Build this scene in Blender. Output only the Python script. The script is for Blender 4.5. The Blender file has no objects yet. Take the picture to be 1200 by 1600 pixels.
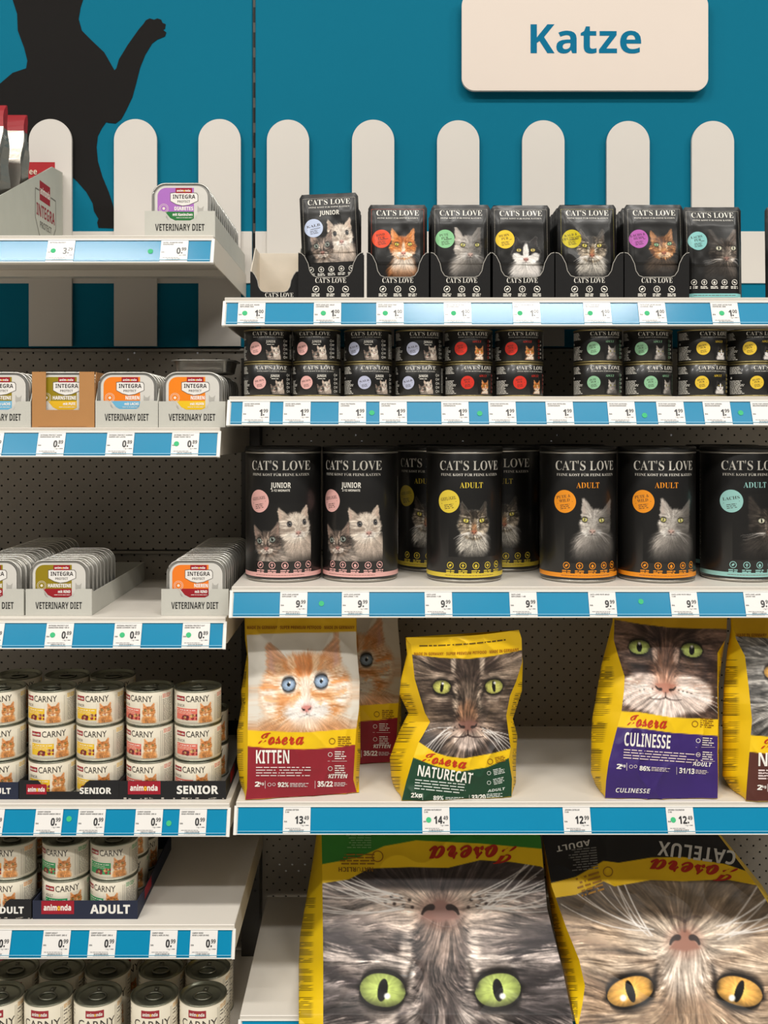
# A supermarket shelf of cat food: two gondola bays under a blue wall with a white picket fence.
import bpy, math, random
import numpy as np
from mathutils import Vector

# ---------------------------------------------------------------- camera, world, lamps, exposure
EYE = 1.40                    # lens height; the shelf fronts stand 1.6 m from the lens, at Y = 0
SC = bpy.context.scene
COL = SC.collection
cam = bpy.data.cameras.new('camera')
cam.sensor_fit = 'VERTICAL'; cam.sensor_height = 36; cam.lens = 36.0
cam.shift_x = 15 / 1600; cam.shift_y = -130 / 1600
cam.clip_start = .05
camo = bpy.data.objects.new('camera', cam); COL.objects.link(camo)
camo.location = (0, -1.6, EYE); camo.rotation_euler = (math.pi / 2, 0, 0)
SC.camera = camo
SC.view_settings.view_transform = 'Standard'; SC.view_settings.look = 'None'
SC.view_settings.exposure = -.58; SC.view_settings.gamma = 1.0
SC.view_settings.use_curve_mapping = False

world = bpy.data.worlds.new('store_ambience'); SC.world = world; world.use_nodes = True
wb = world.node_tree.nodes['Background']
wb.inputs[0].default_value = (1.0, .97, .93, 1); wb.inputs[1].default_value = .17

def lamp(x0, x1, y, w, z, power):
    l = bpy.data.lights.new('ceiling_light', 'AREA'); l.shape = 'RECTANGLE'
    l.size = x1 - x0; l.size_y = w; l.energy = power; l.color = (1.0, .965, .91)
    o = bpy.data.objects.new('ceiling_light', l); COL.objects.link(o)
    o.location = ((x0 + x1) / 2, y, EYE + z)
for x0, x1 in ((.12, 1.3), (-2.3, -.95), (2.5, 3.7), (-4.7, -3.5)):
    lamp(x0, x1, -2.01, .32, 2.8, 86)
for x0, x1 in ((-3.2, -2.0), (-.8, .4), (1.6, 2.8)):
    lamp(x0, x1, -3.6, .2, 2.8, 84)

def sc(Y): return (1.6 + Y) / 1600.0
def P(px, py, Y):
    """The point at depth Y that the photograph shows at (px, py)."""
    return Vector(((px - 585) * sc(Y), Y, EYE - (py - 670) * sc(Y)))
def PX(px, Y): return (px - 585) * sc(Y)
def PZ(py, Y): return EYE - (py - 670) * sc(Y)
# ---------------------------------------------------------------- colour, mesh builder, materials
def lin1(v):
    v = v / 255.0
    return v / 12.92 if v <= .04045 else ((v + .055) / 1.055) ** 2.4
def K(r, g, b): return (lin1(r), lin1(g), lin1(b))
def linimg(im):
    im = np.clip(im, 0, 1)
    return np.where(im <= .04045, im / 12.92, ((im + .055) / 1.055) ** 2.4)
LAY = .00016
BLACK = K(24, 23, 22); WHITE = K(238, 235, 228)

GC = {}
def glyphs(txt, style):
    """A word as flat triangles, cap height 1, starting at x = 0."""
    k = (txt, style)
    if k in GC: return GC[k]
    base = {'s': (0x1D400, 0x1D41A, 0x1D7CE, -.009, .678), 'b': (0x1D5D4, 0x1D5EE, 0x1D7EC, 0, .714), 'j': (0x1D4D0, 0x1D4EA, 0x1D7CE, .016, .66),
            'i': (0x1D63C, 0x1D656, 0x1D7EC, 0, .714), 'r': (None, None, None, .004, .682), 't': (None, None, None, -.006, .682), 'h': (0x1D5D4, 0x1D5EE, 0x1D7EC, .02, .714)}[style]
    s = ''
    for c in txt:
        if base[0] and 'A' <= c <= 'Z': c = chr(base[0] + ord(c) - 65)
        elif base[1] and 'a' <= c <= 'z': c = chr(base[1] + ord(c) - 97)
        elif base[2] and '0' <= c <= '9': c = chr(base[2] + ord(c) - 48)
        s += c
    cu = bpy.data.curves.new('glyph', 'FONT'); cu.body = s; cu.resolution_u = 2; cu.offset = base[3]
    o = bpy.data.objects.new('glyph', cu); COL.objects.link(o)
    me = bpy.data.meshes.new_from_object(o.evaluated_get(bpy.context.evaluated_depsgraph_get()))
    n = len(me.vertices); co = np.empty(n * 3); me.vertices.foreach_get('co', co)
    V = co.reshape(-1, 3)[:, :2] / base[4]
    F = [tuple(p.vertices) for p in me.polygons]
    bpy.data.objects.remove(o); bpy.data.curves.remove(cu); bpy.data.meshes.remove(me)
    if n: V[:, 0] -= V[:, 0].min()
    GC[k] = (V, F, V[:, 0].max() if n else 0)
    return GC[k]

def plane(o, U=(1, 0, 0), V=(0, 0, 1)):
    o, U, V = np.array(o, float), np.array(U, float), np.array(V, float); N = np.cross(U, V)
    return lambda u, v, w=0.: o + np.outer(u, U) + np.outer(v, V) + np.outer(np.broadcast_to(w, np.shape(u)), N)
def cyl(R):
    def M(u, v, w=0.):
        a = np.asarray(u) / R; r = R + w
        return np.stack([r * np.sin(a), -r * np.cos(a), np.asarray(v) + 0 * a], 1)
    return M

class MB:
    """Collects shapes with a colour per point; build() links them as ONE mesh object."""
    def __init__(s): s.v, s.f, s.c, s.m, s.s = [], [], [], [], []
    def add(s, V, F, col, mat=0, smooth=False):
        b = len(s.v); V = np.asarray(V, float).tolist(); s.v += V
        s.c += [tuple(col)] * len(V) if not isinstance(col, np.ndarray) else col.tolist()
        s.f += [tuple(i + b for i in f) for f in F]
        s.m += [mat] * len(F); s.s += [smooth] * len(F)
    def box(s, x0, x1, y0, y1, z0, z1, col, mat=0, ch=.0008):
        V, F = [], []
        lo, hi = (x0, y0, z0), (x1, y1, z1)
        c = min(ch, (x1 - x0) * .4, (y1 - y0) * .4, (z1 - z0) * .4)
        idx = {}
        for a in (0, 1):
            for b in (0, 1):
                for d in (0, 1):
                    for ax in range(3):
                        p = [(lo, hi)[a][0], (lo, hi)[b][1], (lo, hi)[d][2]]
                        for k in range(3):
                            if k != ax: p[k] += c if (a, b, d)[k] == 0 else -c
                        idx[a, b, d, ax] = len(V); V.append(p)
        for ax in range(3):
            o = [k for k in range(3) if k != ax]
            for e in (0, 1):
                q = []
                for i, j in ((0, 0), (1, 0), (1, 1), (0, 1)):
                    t = [0, 0, 0]; t[ax] = e; t[o[0]] = i; t[o[1]] = j
                    q.append(idx[(*t, ax)])
                F.append(q if (e == 1) == (ax != 1) else q[::-1])
            for i in (0, 1):
                for j in (0, 1):
                    t0 = [0, 0, 0]; t1 = [0, 0, 0]; t0[o[0]] = t1[o[0]] = i; t0[o[1]] = t1[o[1]] = j; t1[ax] = 1
                    F.append((idx[(*t0, o[0])], idx[(*t1, o[0])], idx[(*t1, o[1])], idx[(*t0, o[1])]))
        for a in (0, 1):
            for b in (0, 1):
                for d in (0, 1): F.append(tuple(idx[a, b, d, k] for k in range(3)))
        s.add(V, F, col, mat)
    def prism(s, M, pts, th, col, mat=0, w0=0.):
        """A flat outline in M's plane, th thick from offset w0."""
        n = len(pts); u, v = [p[0] for p in pts], [p[1] for p in pts]
        V = np.concatenate([M(u, v, w0), M(u, v, w0 + th)])
        F = [tuple(range(n))[::-1], tuple(range(n, 2 * n))] + [(i, (i + 1) % n, n + (i + 1) % n, n + i) for i in range(n)]
        s.add(V, F, col, mat)
    def lathe(s, prof, n, col, mat=0, smooth=True, ctr=(0, 0), cap=True):
        V = [(ctr[0] + r * math.sin(2 * math.pi * k / n), ctr[1] - r * math.cos(2 * math.pi * k / n), z) for r, z in prof for k in range(n)]
        F = [(j * n + k, j * n + (k + 1) % n, (j + 1) * n + (k + 1) % n, (j + 1) * n + k) for j in range(len(prof) - 1) for k in range(n)]
        if cap:
            if prof[0][0] > 0: F.append(tuple(range(n))[::-1])
            if prof[-1][0] > 0: F.append(tuple((len(prof) - 1) * n + k for k in range(n)))
        s.add(V, F, col, mat, smooth)
    def grid(s, G, col, mat=0, smooth=True):
        """G: (rows, columns, 3) points."""
        h, w = G.shape[:2]
        F = [(j * w + i, j * w + i + 1, (j + 1) * w + i + 1, (j + 1) * w + i) for j in range(h - 1) for i in range(w - 1)]
        s.add(G.reshape(-1, 3), F, col.reshape(-1, 3) if isinstance(col, np.ndarray) else col, mat, smooth)
    def tube(s, pts, r, col, n=8, mat=0, closed=False):
        pts = [Vector(p) for p in pts]; V, F = [], []; m = len(pts)
        for i, p in enumerate(pts):
            t = (pts[(i + 1) % m] - pts[i - 1]) if closed else (pts[min(i + 1, m - 1)] - pts[max(i - 1, 0)])
            t.normalize(); a = t.cross(Vector((0, 0, 1)) if abs(t.z) < .9 else Vector((1, 0, 0))).normalized(); b = t.cross(a)
            V += [tuple(p + a * r * math.cos(2 * math.pi * k / n) + b * r * math.sin(2 * math.pi * k / n)) for k in range(n)]
        for i in range(m if closed else m - 1):
            j = (i + 1) % m
            F += [(i * n + k, i * n + (k + 1) % n, j * n + (k + 1) % n, j * n + k) for k in range(n)]
        if not closed: F += [tuple(range(n))[::-1], tuple((m - 1) * n + k for k in range(n))]
        s.add(V, F, col, mat, True)
    # print on a surface: M maps (u, v, offset) to points
    def text(s, M, t, u, v, h, col, style='b', al='c', fit=None, lay=2, rot=0., sx=1., mat=0):
        V, F, w = glyphs(t, style)
        if not len(V): return
        sx = fit / (w * h) if fit else sx
        x = V[:, 0] * h * sx; wd = w * h * sx
        x = x - {'c': wd / 2, 'l': 0, 'r': wd}[al]; y = V[:, 1] * h
        c, n = math.cos(rot), math.sin(rot)
        s.add(M(u + x * c - y * n, v + x * n + y * c, lay * LAY), F, col, mat, False)
    def rect(s, M, u0, u1, v0, v1, col, lay=1, nu=1, nv=1, mat=0):
        U, Vv = np.meshgrid(np.linspace(u0, u1, nu + 1), np.linspace(v0, v1, nv + 1))
        s.grid(M(U.ravel(), Vv.ravel(), lay * LAY).reshape(nv + 1, nu + 1, 3), col, mat)
    def patch(s, M, im, u0, u1, v0, v1, lay=1, mat=0):
        h, w = im.shape[:2]
        U, Vv = np.meshgrid(np.linspace(u0, u1, w), np.linspace(v0, v1, h))
        s.grid(M(U.ravel(), Vv.ravel(), lay * LAY).reshape(h, w, 3), linimg(im), mat)
    def disc(s, M, u, v, r, col, lay=1, n=28, ry=None, rot=0., mat=0, k=1):
        a = np.linspace(0, 2 * np.pi, n, endpoint=False); c, q = math.cos(rot), math.sin(rot)
        uu, vv = [np.array([u])], [np.array([v])]
        for i in range(1, k + 1):
            x, y = r * i / k * np.cos(a), (ry or r) * i / k * np.sin(a)
            uu.append(u + x * c - y * q); vv.append(v + x * q + y * c)
        F = [(0, 1 + i, 1 + (i + 1) % n) for i in range(n)]
        for j in range(k - 1):
            F += [(1 + j * n + i, 1 + (j + 1) * n + i, 1 + (j + 1) * n + (i + 1) % n, 1 + j * n + (i + 1) % n) for i in range(n)]
        s.add(M(np.concatenate(uu), np.concatenate(vv), lay * LAY), F, col, mat, True)
    def ring(s, M, u, v, r, w, col, lay=2, n=24, mat=0):
        a = np.linspace(0, 2 * np.pi, n, endpoint=False)
        uu = np.concatenate([u + r * np.cos(a), u + (r - w) * np.cos(a)]); vv = np.concatenate([v + r * np.sin(a), v + (r - w) * np.sin(a)])
        s.add(M(uu, vv, lay * LAY), [(i, (i + 1) % n, n + (i + 1) % n, n + i) for i in range(n)], col, mat)
    def poly(s, M, pts, col, lay=1, mat=0):
        s.add(M([p[0] for p in pts], [p[1] for p in pts], lay * LAY), [tuple(range(len(pts)))], col, mat)
    def greek(s, M, u0, u1, v0, v1, n, col, lay=2, seed=1, th=.45, rag=.25, rot=0.):
        """Lines of copy too small to read: rows of short dashes."""
        R = random.Random(seed); st = (v1 - v0) / n
        c, q = math.cos(rot), math.sin(rot)
        V, F = [], []
        for k in range(n):
            v = v1 - st * (k + .5); u = u0; end = u1 - (u1 - u0) * R.random() * rag
            while u < end:
                w = min(R.uniform(1.2, 3.4) * st, end - u)
                b = len(V)
                for x, y in ((u, v - st * th / 2), (u + w, v - st * th / 2), (u + w, v + st * th / 2), (u, v + st * th / 2)):
                    dx, dy = x - u0, y - v1
                    V.append((u0 + dx * c - dy * q, v1 + dx * q + dy * c))
                F.append((b, b + 1, b + 2, b + 3)); u += w + st * .45
        V = np.array(V)
        s.add(M(V[:, 0], V[:, 1], lay * LAY), F, col)
    def build(s, name, mats, parent=None, loc=None):
        me = bpy.data.meshes.new(name)
        me.from_pydata(s.v, [], s.f)
        a = me.attributes.new('Col', 'FLOAT_COLOR', 'POINT')
        c = np.ones((len(s.v), 4), np.float32); c[:, :3] = np.array(s.c, np.float32)
        a.data.foreach_set('color', c.ravel())
        me.polygons.foreach_set('material_index', s.m); me.polygons.foreach_set('use_smooth', s.s)
        for m in mats if isinstance(mats, (list, tuple)) else [mats]: me.materials.append(m)
        me.update()
        o = bpy.data.objects.new(name, me); COL.objects.link(o)
        if parent: o.parent = parent
        if loc is not None: o.location = loc
        return o

def tag(o, label, cat, group=None, kind=None):
    o['label'] = label; o['category'] = cat
    if group: o['group'] = group
    if kind: o['kind'] = kind
    return o
def thing(name, label, cat, loc=(0, 0, 0), group=None, rz=0.):
    o = bpy.data.objects.new(name, None); COL.objects.link(o)
    o.empty_display_size = .02; o.location = loc; o.rotation_euler = (0, 0, rz)
    return tag(o, label, cat, group)
KIDS = {}
def kids(o):
    if o.name not in KIDS: KIDS[o.name] = [c for c in bpy.data.objects if c.parent is o]
    return KIDS[o.name]
def dup(root, loc, label, group=None, rot=(0, 0, 0)):
    r = root.copy(); COL.objects.link(r); r.location = loc; r.rotation_euler = rot; r['label'] = label
    if group: r['group'] = group
    def down(a, b):
        for ch in kids(a):
            c = ch.copy(); COL.objects.link(c); c.parent = b
            down(ch, c)
    down(root, r)
    return r

def material(name, rough=.5, metal=0., coat=0., coat_rough=.1, spec=.5, mott=.06, mscale=60., bump=0., bscale=200., aniso=0.):
    m = bpy.data.materials.new(name); m.use_nodes = True
    nt = m.node_tree; b = nt.nodes['Principled BSDF']; N = nt.nodes.new; L = nt.links.new
    at = N('ShaderNodeAttribute'); at.attribute_name = 'Col'
    tc = N('ShaderNodeTexCoord')
    no = N('ShaderNodeTexNoise'); no.inputs['Scale'].default_value = mscale; no.inputs['Detail'].default_value = 3
    L(tc.outputs['Object'], no.inputs['Vector'])
    mr = N('ShaderNodeMapRange'); mr.inputs[3].default_value = 1 - mott; mr.inputs[4].default_value = 1 + mott
    L(no.outputs['Fac'], mr.inputs[0])
    mx = N('ShaderNodeVectorMath'); mx.operation = 'SCALE'
    L(at.outputs['Color'], mx.inputs[0]); L(mr.outputs[0], mx.inputs['Scale'])
    L(mx.outputs[0], b.inputs['Base Color'])
    b.inputs['Roughness'].default_value = rough; b.inputs['Metallic'].default_value = metal
    b.inputs['Coat Weight'].default_value = coat; b.inputs['Coat Roughness'].default_value = coat_rough
    b.inputs['Specular IOR Level'].default_value = spec
    if bump:
        n2 = N('ShaderNodeTexNoise'); n2.inputs['Scale'].default_value = bscale; n2.inputs['Detail'].default_value = 2
        L(tc.outputs['Object'], n2.inputs['Vector'])
        bp = N('ShaderNodeBump'); bp.inputs['Strength'].default_value = bump; bp.inputs['Distance'].default_value = .001
        L(n2.outputs['Fac'], bp.inputs['Height']); L(bp.outputs[0], b.inputs['Normal'])
    return m
M_WALL = material('satin_wall_paint', .75, spec=.15, mott=.03, mscale=4, bump=.08, bscale=600)
M_BOARD = material('painted_board', .5, mott=.02, mscale=8)
M_SHELF = material('powder_coated_steel', .42, mott=.03, mscale=12, bump=.05, bscale=900)
M_RAIL = material('glossy_rail_insert', .32, coat=.6, coat_rough=.15, spec=.2, mott=.04, mscale=14)
M_TAG = material('price_paper_behind_film', .5, coat=.55, coat_rough=.18, mott=.01)
M_WPLASTIC = material('white_plastic', .35, mott=.02)
M_PRINT = material('printed_tin', .34, coat=.25, coat_rough=.12, mott=.02)
M_CARD = material('matt_printed_card', .62, spec=.3, mott=.03, bump=.1, bscale=500)
M_KRAFT = material('carton_board', .8, mott=.05, mscale=40, bump=.15, bscale=700)
M_FILM = material('printed_film', .5, coat=.06, coat_rough=.3, spec=.3, mott=.02, bump=.25, bscale=45)
M_POUCH = material('laminated_pouch_film', .36, coat=.14, coat_rough=.2, spec=.35, mott=.02, bump=.5, bscale=38)
M_FOIL = material('aluminium_foil', .32, metal=.85, mott=.08, mscale=90, bump=.2, bscale=120)
M_TIN = material('tinplate', .33, metal=.85, mott=.08, mscale=70, bump=.05, bscale=300)
M_BPLASTIC = material('black_plastic', .4, mott=.03)
M_FLOOR = material('polished_floor', .3, mott=.1, mscale=3)

def pegboard_material():
    """Grey steel with punched holes in a quincunx, open to what stands behind."""
    m = bpy.data.materials.new('perforated_steel'); m.use_nodes = True
    nt = m.node_tree; b = nt.nodes['Principled BSDF']; N = nt.nodes.new; L = nt.links.new
    b.inputs['Roughness'].default_value = .5
    at = N('ShaderNodeAttribute'); at.attribute_name = 'Col'
    L(at.outputs['Color'], b.inputs['Base Color'])
    ge = N('ShaderNodeNewGeometry'); sep = N('ShaderNodeSeparateXYZ'); L(ge.outputs['Position'], sep.inputs[0])
    def math_(op, a, v=None, c=None):
        n = N('ShaderNodeMath'); n.operation = op
        for i, q in enumerate((a, v, c)):
            if q is None: continue
            if isinstance(q, (int, float)): n.inputs[i].default_value = q
            else: L(q, n.inputs[i])
        return n.outputs[0]
    ds = []
    for off in (0., .5):
        f = [math_('SUBTRACT', math_('FRACT', math_('ADD', math_('MULTIPLY', sep.outputs[k], 1 / .025), off + 40.)), .5) for k in (0, 2)]
        ds.append(math_('ADD', math_('MULTIPLY', f[0], f[0]), math_('MULTIPLY', f[1], f[1])))
    d = math_('MINIMUM', *ds)
    hole = math_('LESS_THAN', d, (.0019 / .025) ** 2)
    tr = N('ShaderNodeBsdfTransparent'); mix = N('ShaderNodeMixShader')
    L(hole, mix.inputs[0]); L(b.outputs[0], mix.inputs[1]); L(tr.outputs[0], mix.inputs[2])
    L(mix.outputs[0], nt.nodes['Material Output'].inputs['Surface'])
    return m
M_PEG = pegboard_material()
# ---------------------------------------------------------------- pictures printed on the packs (numpy, no files)
def hash2(ix, iy, s):
    h = (ix.astype(np.int64) * 374761393 + iy.astype(np.int64) * 668265263 + s * 974634777) & 0x7fffffff
    h = ((h ^ (h >> 13)) * 1274126177) & 0x7fffffff
    return ((h ^ (h >> 16)) & 0xffff) / 65535.0
def vn(x, y, s=0):
    ix, iy = np.floor(x), np.floor(y)
    fx, fy = x - ix, y - iy
    fx, fy = fx * fx * (3 - 2 * fx), fy * fy * (3 - 2 * fy)
    a, b = hash2(ix, iy, s), hash2(ix + 1, iy, s)
    c, d = hash2(ix, iy + 1, s), hash2(ix + 1, iy + 1, s)
    return (a + (b - a) * fx) * (1 - fy) + (c + (d - c) * fx) * fy
def fbm(x, y, s=0, o=3):
    r, a, t = 0, 1, 0
    for k in range(o):
        r = r + a * vn(x * 2 ** k, y * 2 ** k, s + k); t += a; a *= .5
    return r / t
def ss(a, b, x):
    t = np.clip((x - a) / (b - a + 1e-12), 0, 1)
    return t * t * (3 - 2 * t)
def rgb(c):
    return np.array(c, float) / 255.0

class Cv:
    """A small canvas with its own coordinates; every call blends one layer into img (display RGB)."""
    def __init__(s, w, h, x0, x1, y0, y1, bg=(26, 25, 24)):
        s.w, s.h = w, h
        s.X, s.Y = np.meshgrid(np.linspace(x0, x1, w), np.linspace(y0, y1, h))
        s.px = (x1 - x0) / w
        s.img = np.zeros((h, w, 3)) + rgb(bg)
    def mix(s, m, c):
        c = rgb(c) if isinstance(c, (tuple, list)) else c
        s.img = s.img * (1 - m[..., None]) + c * m[..., None]
    def ell(s, cx, cy, rx, ry, soft=.2, rot=0, X=None, Y=None):
        X = s.X if X is None else X; Y = s.Y if Y is None else Y
        c, n = math.cos(rot), math.sin(rot)
        u, v = (X - cx) * c + (Y - cy) * n, -(X - cx) * n + (Y - cy) * c
        return 1 - ss(1 - soft, 1 + soft, np.sqrt((u / rx) ** 2 + (v / ry) ** 2))
    def poly(s, pts, soft=None, X=None, Y=None):
        X = s.X if X is None else X; Y = s.Y if Y is None else Y
        soft = soft or s.px
        ins = np.zeros(X.shape, bool); d = np.full(X.shape, 1e9)
        n = len(pts)
        for i in range(n):
            (x0, y0), (x1, y1) = pts[i], pts[(i + 1) % n]
            d = np.minimum(d, s.seg(x0, y0, x1, y1, X, Y))
            if y0 != y1:
                c = ((y0 > Y) != (y1 > Y)) & (X < (x1 - x0) * (Y - y0) / (y1 - y0) + x0)
                ins ^= c
        return ss(-soft, soft, np.where(ins, d, -d))
    def seg(s, x0, y0, x1, y1, X, Y):
        dx, dy = x1 - x0, y1 - y0
        t = np.clip(((X - x0) * dx + (Y - y0) * dy) / (dx * dx + dy * dy + 1e-12), 0, 1)
        return np.hypot(X - x0 - t * dx, Y - y0 - t * dy)
    def line(s, pts, w0, w1=None, X=None, Y=None, soft=None):
        """A stroke through a quadratic curve (three points) or a polyline, its half width running from w0 to w1."""
        X = s.X if X is None else X; Y = s.Y if Y is None else Y
        w1 = w0 if w1 is None else w1; soft = soft or s.px * .8
        if len(pts) == 3:
            a, b, c = [np.array(p, float) for p in pts]
            q = [(1 - t) ** 2 * a + 2 * t * (1 - t) * b + t * t * c for t in np.linspace(0, 1, 9)]
        else:
            q = [np.array(p, float) for p in pts]
        m = np.zeros(X.shape); n = len(q) - 1
        for i in range(n):
            w = w0 + (w1 - w0) * (i + .5) / n
            m = np.maximum(m, (1 - ss(w - soft, w + soft, s.seg(*q[i], *q[i + 1], X, Y))) * min(1, w / (s.px * .5)))
        return m
    def lic(s, vx, vy, cell, length, seed):
        """Noise smeared along a direction field: reads as combed hair."""
        nx = vn(s.X / cell, s.Y / cell, seed)
        out = nx.copy(); k = 1
        n = max(3, int(length / (s.px * 1.2))); st = length / n
        ln = np.hypot(vx, vy) + 1e-9; vx, vy = vx / ln, vy / ln
        for sg in (1, -1):
            for i in range(1, n):
                out += vn((s.X + sg * st * i * vx) / cell, (s.Y + sg * st * i * vy) / cell, seed); k += 1
        out = out / k
        return (out - out.mean()) / (out.std() + 1e-9)

def eye(cv, cx, cy, rx, ry, rot, col, X, Y, pup=(.2, .72), dark=(22, 18, 16), ring=1.0, hi=(.25, .4), inner=None):
    sd = 1 if cx > 0 else -1
    c, n = math.cos(rot * sd), math.sin(rot * sd)
    u, v = ((X - cx) * c + (Y - cy) * n) / rx * sd, (-(X - cx) * n + (Y - cy) * c) / ry
    alm = np.abs(v) - np.sqrt(np.clip(1 - np.abs(u) ** 2.3, 0, 1)) + np.clip(np.abs(u) - 1, 0, 9) * 2
    sf = cv.px / min(rx, ry) * .9
    cv.mix((1 - ss(.0, .55, alm - .12 * ring)) * .75, dark)
    cv.mix(1 - ss(-sf, sf, alm - .17 * ring), dark)
    m = 1 - ss(-sf, sf, alm + .05)
    r = np.hypot(u, v * ry / rx)
    iris = rgb(col) * (1.08 - .35 * ss(.45, 1.05, r))[..., None]
    iris = iris * (1 + .22 * (vn(np.arctan2(v, u) * 9, r * 5, 7) - .5))[..., None] + rgb(inner or col) * (.18 * (1 - ss(.15, .5, r)))[..., None]
    cv.mix(m, np.clip(iris, 0, 1))
    cv.mix(m * ss(.35, .95, v) * .45, dark)
    pr = np.hypot((u + .0) * rx / (pup[0] * rx), v / pup[1])
    cv.mix(m * (1 - ss(1 - sf * 1.5, 1 + sf * 1.5, pr)), (10, 9, 9))
    if hi:
        cv.mix(m * (1 - ss(.5, 1.1, np.hypot((X - cx) - hi[0] * rx, (Y - cy) - hi[1] * ry) / (rx * .17))), (250, 250, 245))

def face(cv, p):
    """A cat's face: eyes at (+-1, 0), nose at (0, p.ny)."""
    g = p.get
    hx, hy, s, tl, tn = g('at', (0, 0, 1, 0, 0))
    c, n = math.cos(tl), math.sin(tl)
    X0, Y0 = ((cv.X - hx) * c + (cv.Y - hy) * n) / s, (-(cv.X - hx) * n + (cv.Y - hy) * c) / s
    X = X0 - tn * np.sqrt(np.clip(1 - (X0 / 2.3) ** 2, 0, 1)); Y = Y0
    px = cv.px / s
    ny = g('ny', -1.4); seed = g('seed', 1)
    old = cv.px; cv.px = px; oX, oY = cv.X, cv.Y; cv.X, cv.Y = X, Y
    # hair direction
    wob = (fbm(X * 1.3, Y * 1.3, seed + 5) - .5) * 1.6
    dx, dy = X, Y - np.clip(Y, ny + .1, .25)      # hair leaves the bridge of the nose sideways and runs up along it
    up = np.exp(-(X / .42) ** 2) * np.exp(-np.clip(-(Y - ny - .15), 0, 9) * 6)
    a = np.arctan2(dy * (1 - up) + .6 * up, dx * (1 - .75 * up)) + wob * g('wob', .5)
    vx, vy = np.cos(a), np.sin(a)
    cell = max(g('hair', .035), px * .8)
    L = cv.lic(vx, vy, cell, g('hl', .3), seed)
    L2 = cv.lic(vx, vy, cell * 3, g('hl', .3) * 1.8, seed + 9)
    H = L * .6 + L2 * .5
    # coat
    f = fbm(X * 1.2 + L2 * .06, Y * 1.2, seed + 20)
    col = rgb(g('dark')) + (rgb(g('mid')) - rgb(g('dark'))) * ss(.25, .75, f + .08 * H)[..., None]
    def lay(m, cc, k=.25):
        nonlocal col
        m = np.clip(m + k * H * m * (1 - m) * 2.2, 0, 1)
        col = col * (1 - m[..., None]) + rgb(cc) * m[..., None]
    lt = g('light')
    for (cx, cy, rx, ry, soft, al, cc) in g('patch', []):
        for sg in ((1, -1) if cx else (1,)):
            lay(cv.ell(cx * sg, cy, rx, ry, soft) * al, cc or lt)
    for (pts, w0, w1, al, cc) in g('stripe', []):
        for sg in (1, -1):
            if sg == -1 and all(abs(q[0]) < 1e-6 for q in pts): continue
            jx = X + .05 * L2 + .10 * (fbm(X * 2, Y * 2, seed + 31) - .5); jy = Y + .05 * L
            lay(cv.line([(q[0] * sg, q[1]) for q in pts], w0, w1, jx, jy, soft=.09) * al, cc or g('dark'), .3)
    amp = g('amp', .13)
    col = np.clip(col * (1 + amp * H)[..., None] + (np.clip(H - 1, 0, 3) * amp * .25)[..., None], 0, 1)
    # head and ears on a plain ground
    mask = np.ones(X.shape)
    if g('cut'):
        hw, hh = g('hw', 2.05), g('hh', 1.8)
        hm = cv.ell(0, -.55, hw, hh, .1, 0, X0 + .05 * L2, Y0 + .07 * L)
        for (ax, ay, bx, by, tx, ty) in g('ears', [(.45, .95, 1.85, .1, 1.6, 2.15)]):
            for sg in g('earside', (1, -1)):
                P = [(ax * sg, ay), (tx * sg - .12 * sg, ty), (tx * sg + .1 * sg, ty - .12), (bx * sg, by), (.9 * sg, -.3)]
                em = cv.poly(P, .1, X0 + .04 * L2, Y0 + .05 * L)
                Q = [(ax * sg * .3 + tx * sg * .3 + bx * sg * .4, .75), (tx * sg * .93, ty * .82), (bx * sg * .92, by + .5)]
                im = cv.poly(Q, .18, X0, Y0)
                ec = rgb(g('ear', g('dark')))
                col = col * (1 - em[..., None] * (1 - hm[..., None] * .8)) + ec * (em * (1 - hm * .8))[..., None] * (1 + amp * H)[..., None]
                icol = rgb(g('inner', (120, 90, 80)))
                col = col * (1 - .75 * im[..., None]) + icol * (.75 * im)[..., None]
                hm = np.maximum(hm, em)
        for (cx, cy, rx, ry, cc, fade) in g('body', []):
            bm = cv.ell(cx, cy, rx, ry, .25, 0, X0 + .08 * L2, Y0 + .1 * L) * (ss(fade[0], fade[1], Y0) if fade else 1)
            bc = rgb(cc) * (1 + amp * 1.1 * H)[..., None]
            k = np.clip(hm, 0, 1)
            col = np.where((k > 0)[..., None], col * k[..., None] + bc * (1 - k[..., None]), bc)
            hm = np.maximum(hm, bm)
        mask = np.clip(hm, 0, 1) * g('alpha', 1)
        if g('shade'):   # the photograph printed on the pack is itself lit from one side
            sx, lo = g('shade')
            mask = mask * (lo + (1 - lo) * ss(-1.6, 1.6, X0 * sx + .3 * Y0))
    cv.mix(mask, np.clip(col, 0, 1))
    # nose, mouth
    nw = g('nw', .34); nc = g('nose', (150, 95, 85))
    cv.mix(cv.ell(0, ny + .02, nw * 1.25, .32, .35) * .45, nc)
    cv.mix(cv.poly([(-nw, ny + .14), (0, ny + .2), (nw, ny + .14), (nw * .62, ny - .05), (.06, ny - .2), (-.06, ny - .2), (-nw * .62, ny - .05)], .04), nc)
    for sg in (1, -1):
        cv.mix(cv.line([(nw * .45 * sg, ny - .06), (nw * .8 * sg, ny - .07), (nw * .95 * sg, ny + .06)], .06, .02) * .85, (30, 20, 18))
        cv.mix(cv.line([(0, ny - .36), (.22 * sg, ny - .5), (g('mouth', .55) * sg, ny - .42)], .035, .02) * g('ms', .8), (50, 35, 32))
    cv.mix(cv.line([(0, ny - .18), (0, ny - .28), (0, ny - .36)], .03) * g('ms', .8), (50, 35, 32))
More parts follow.
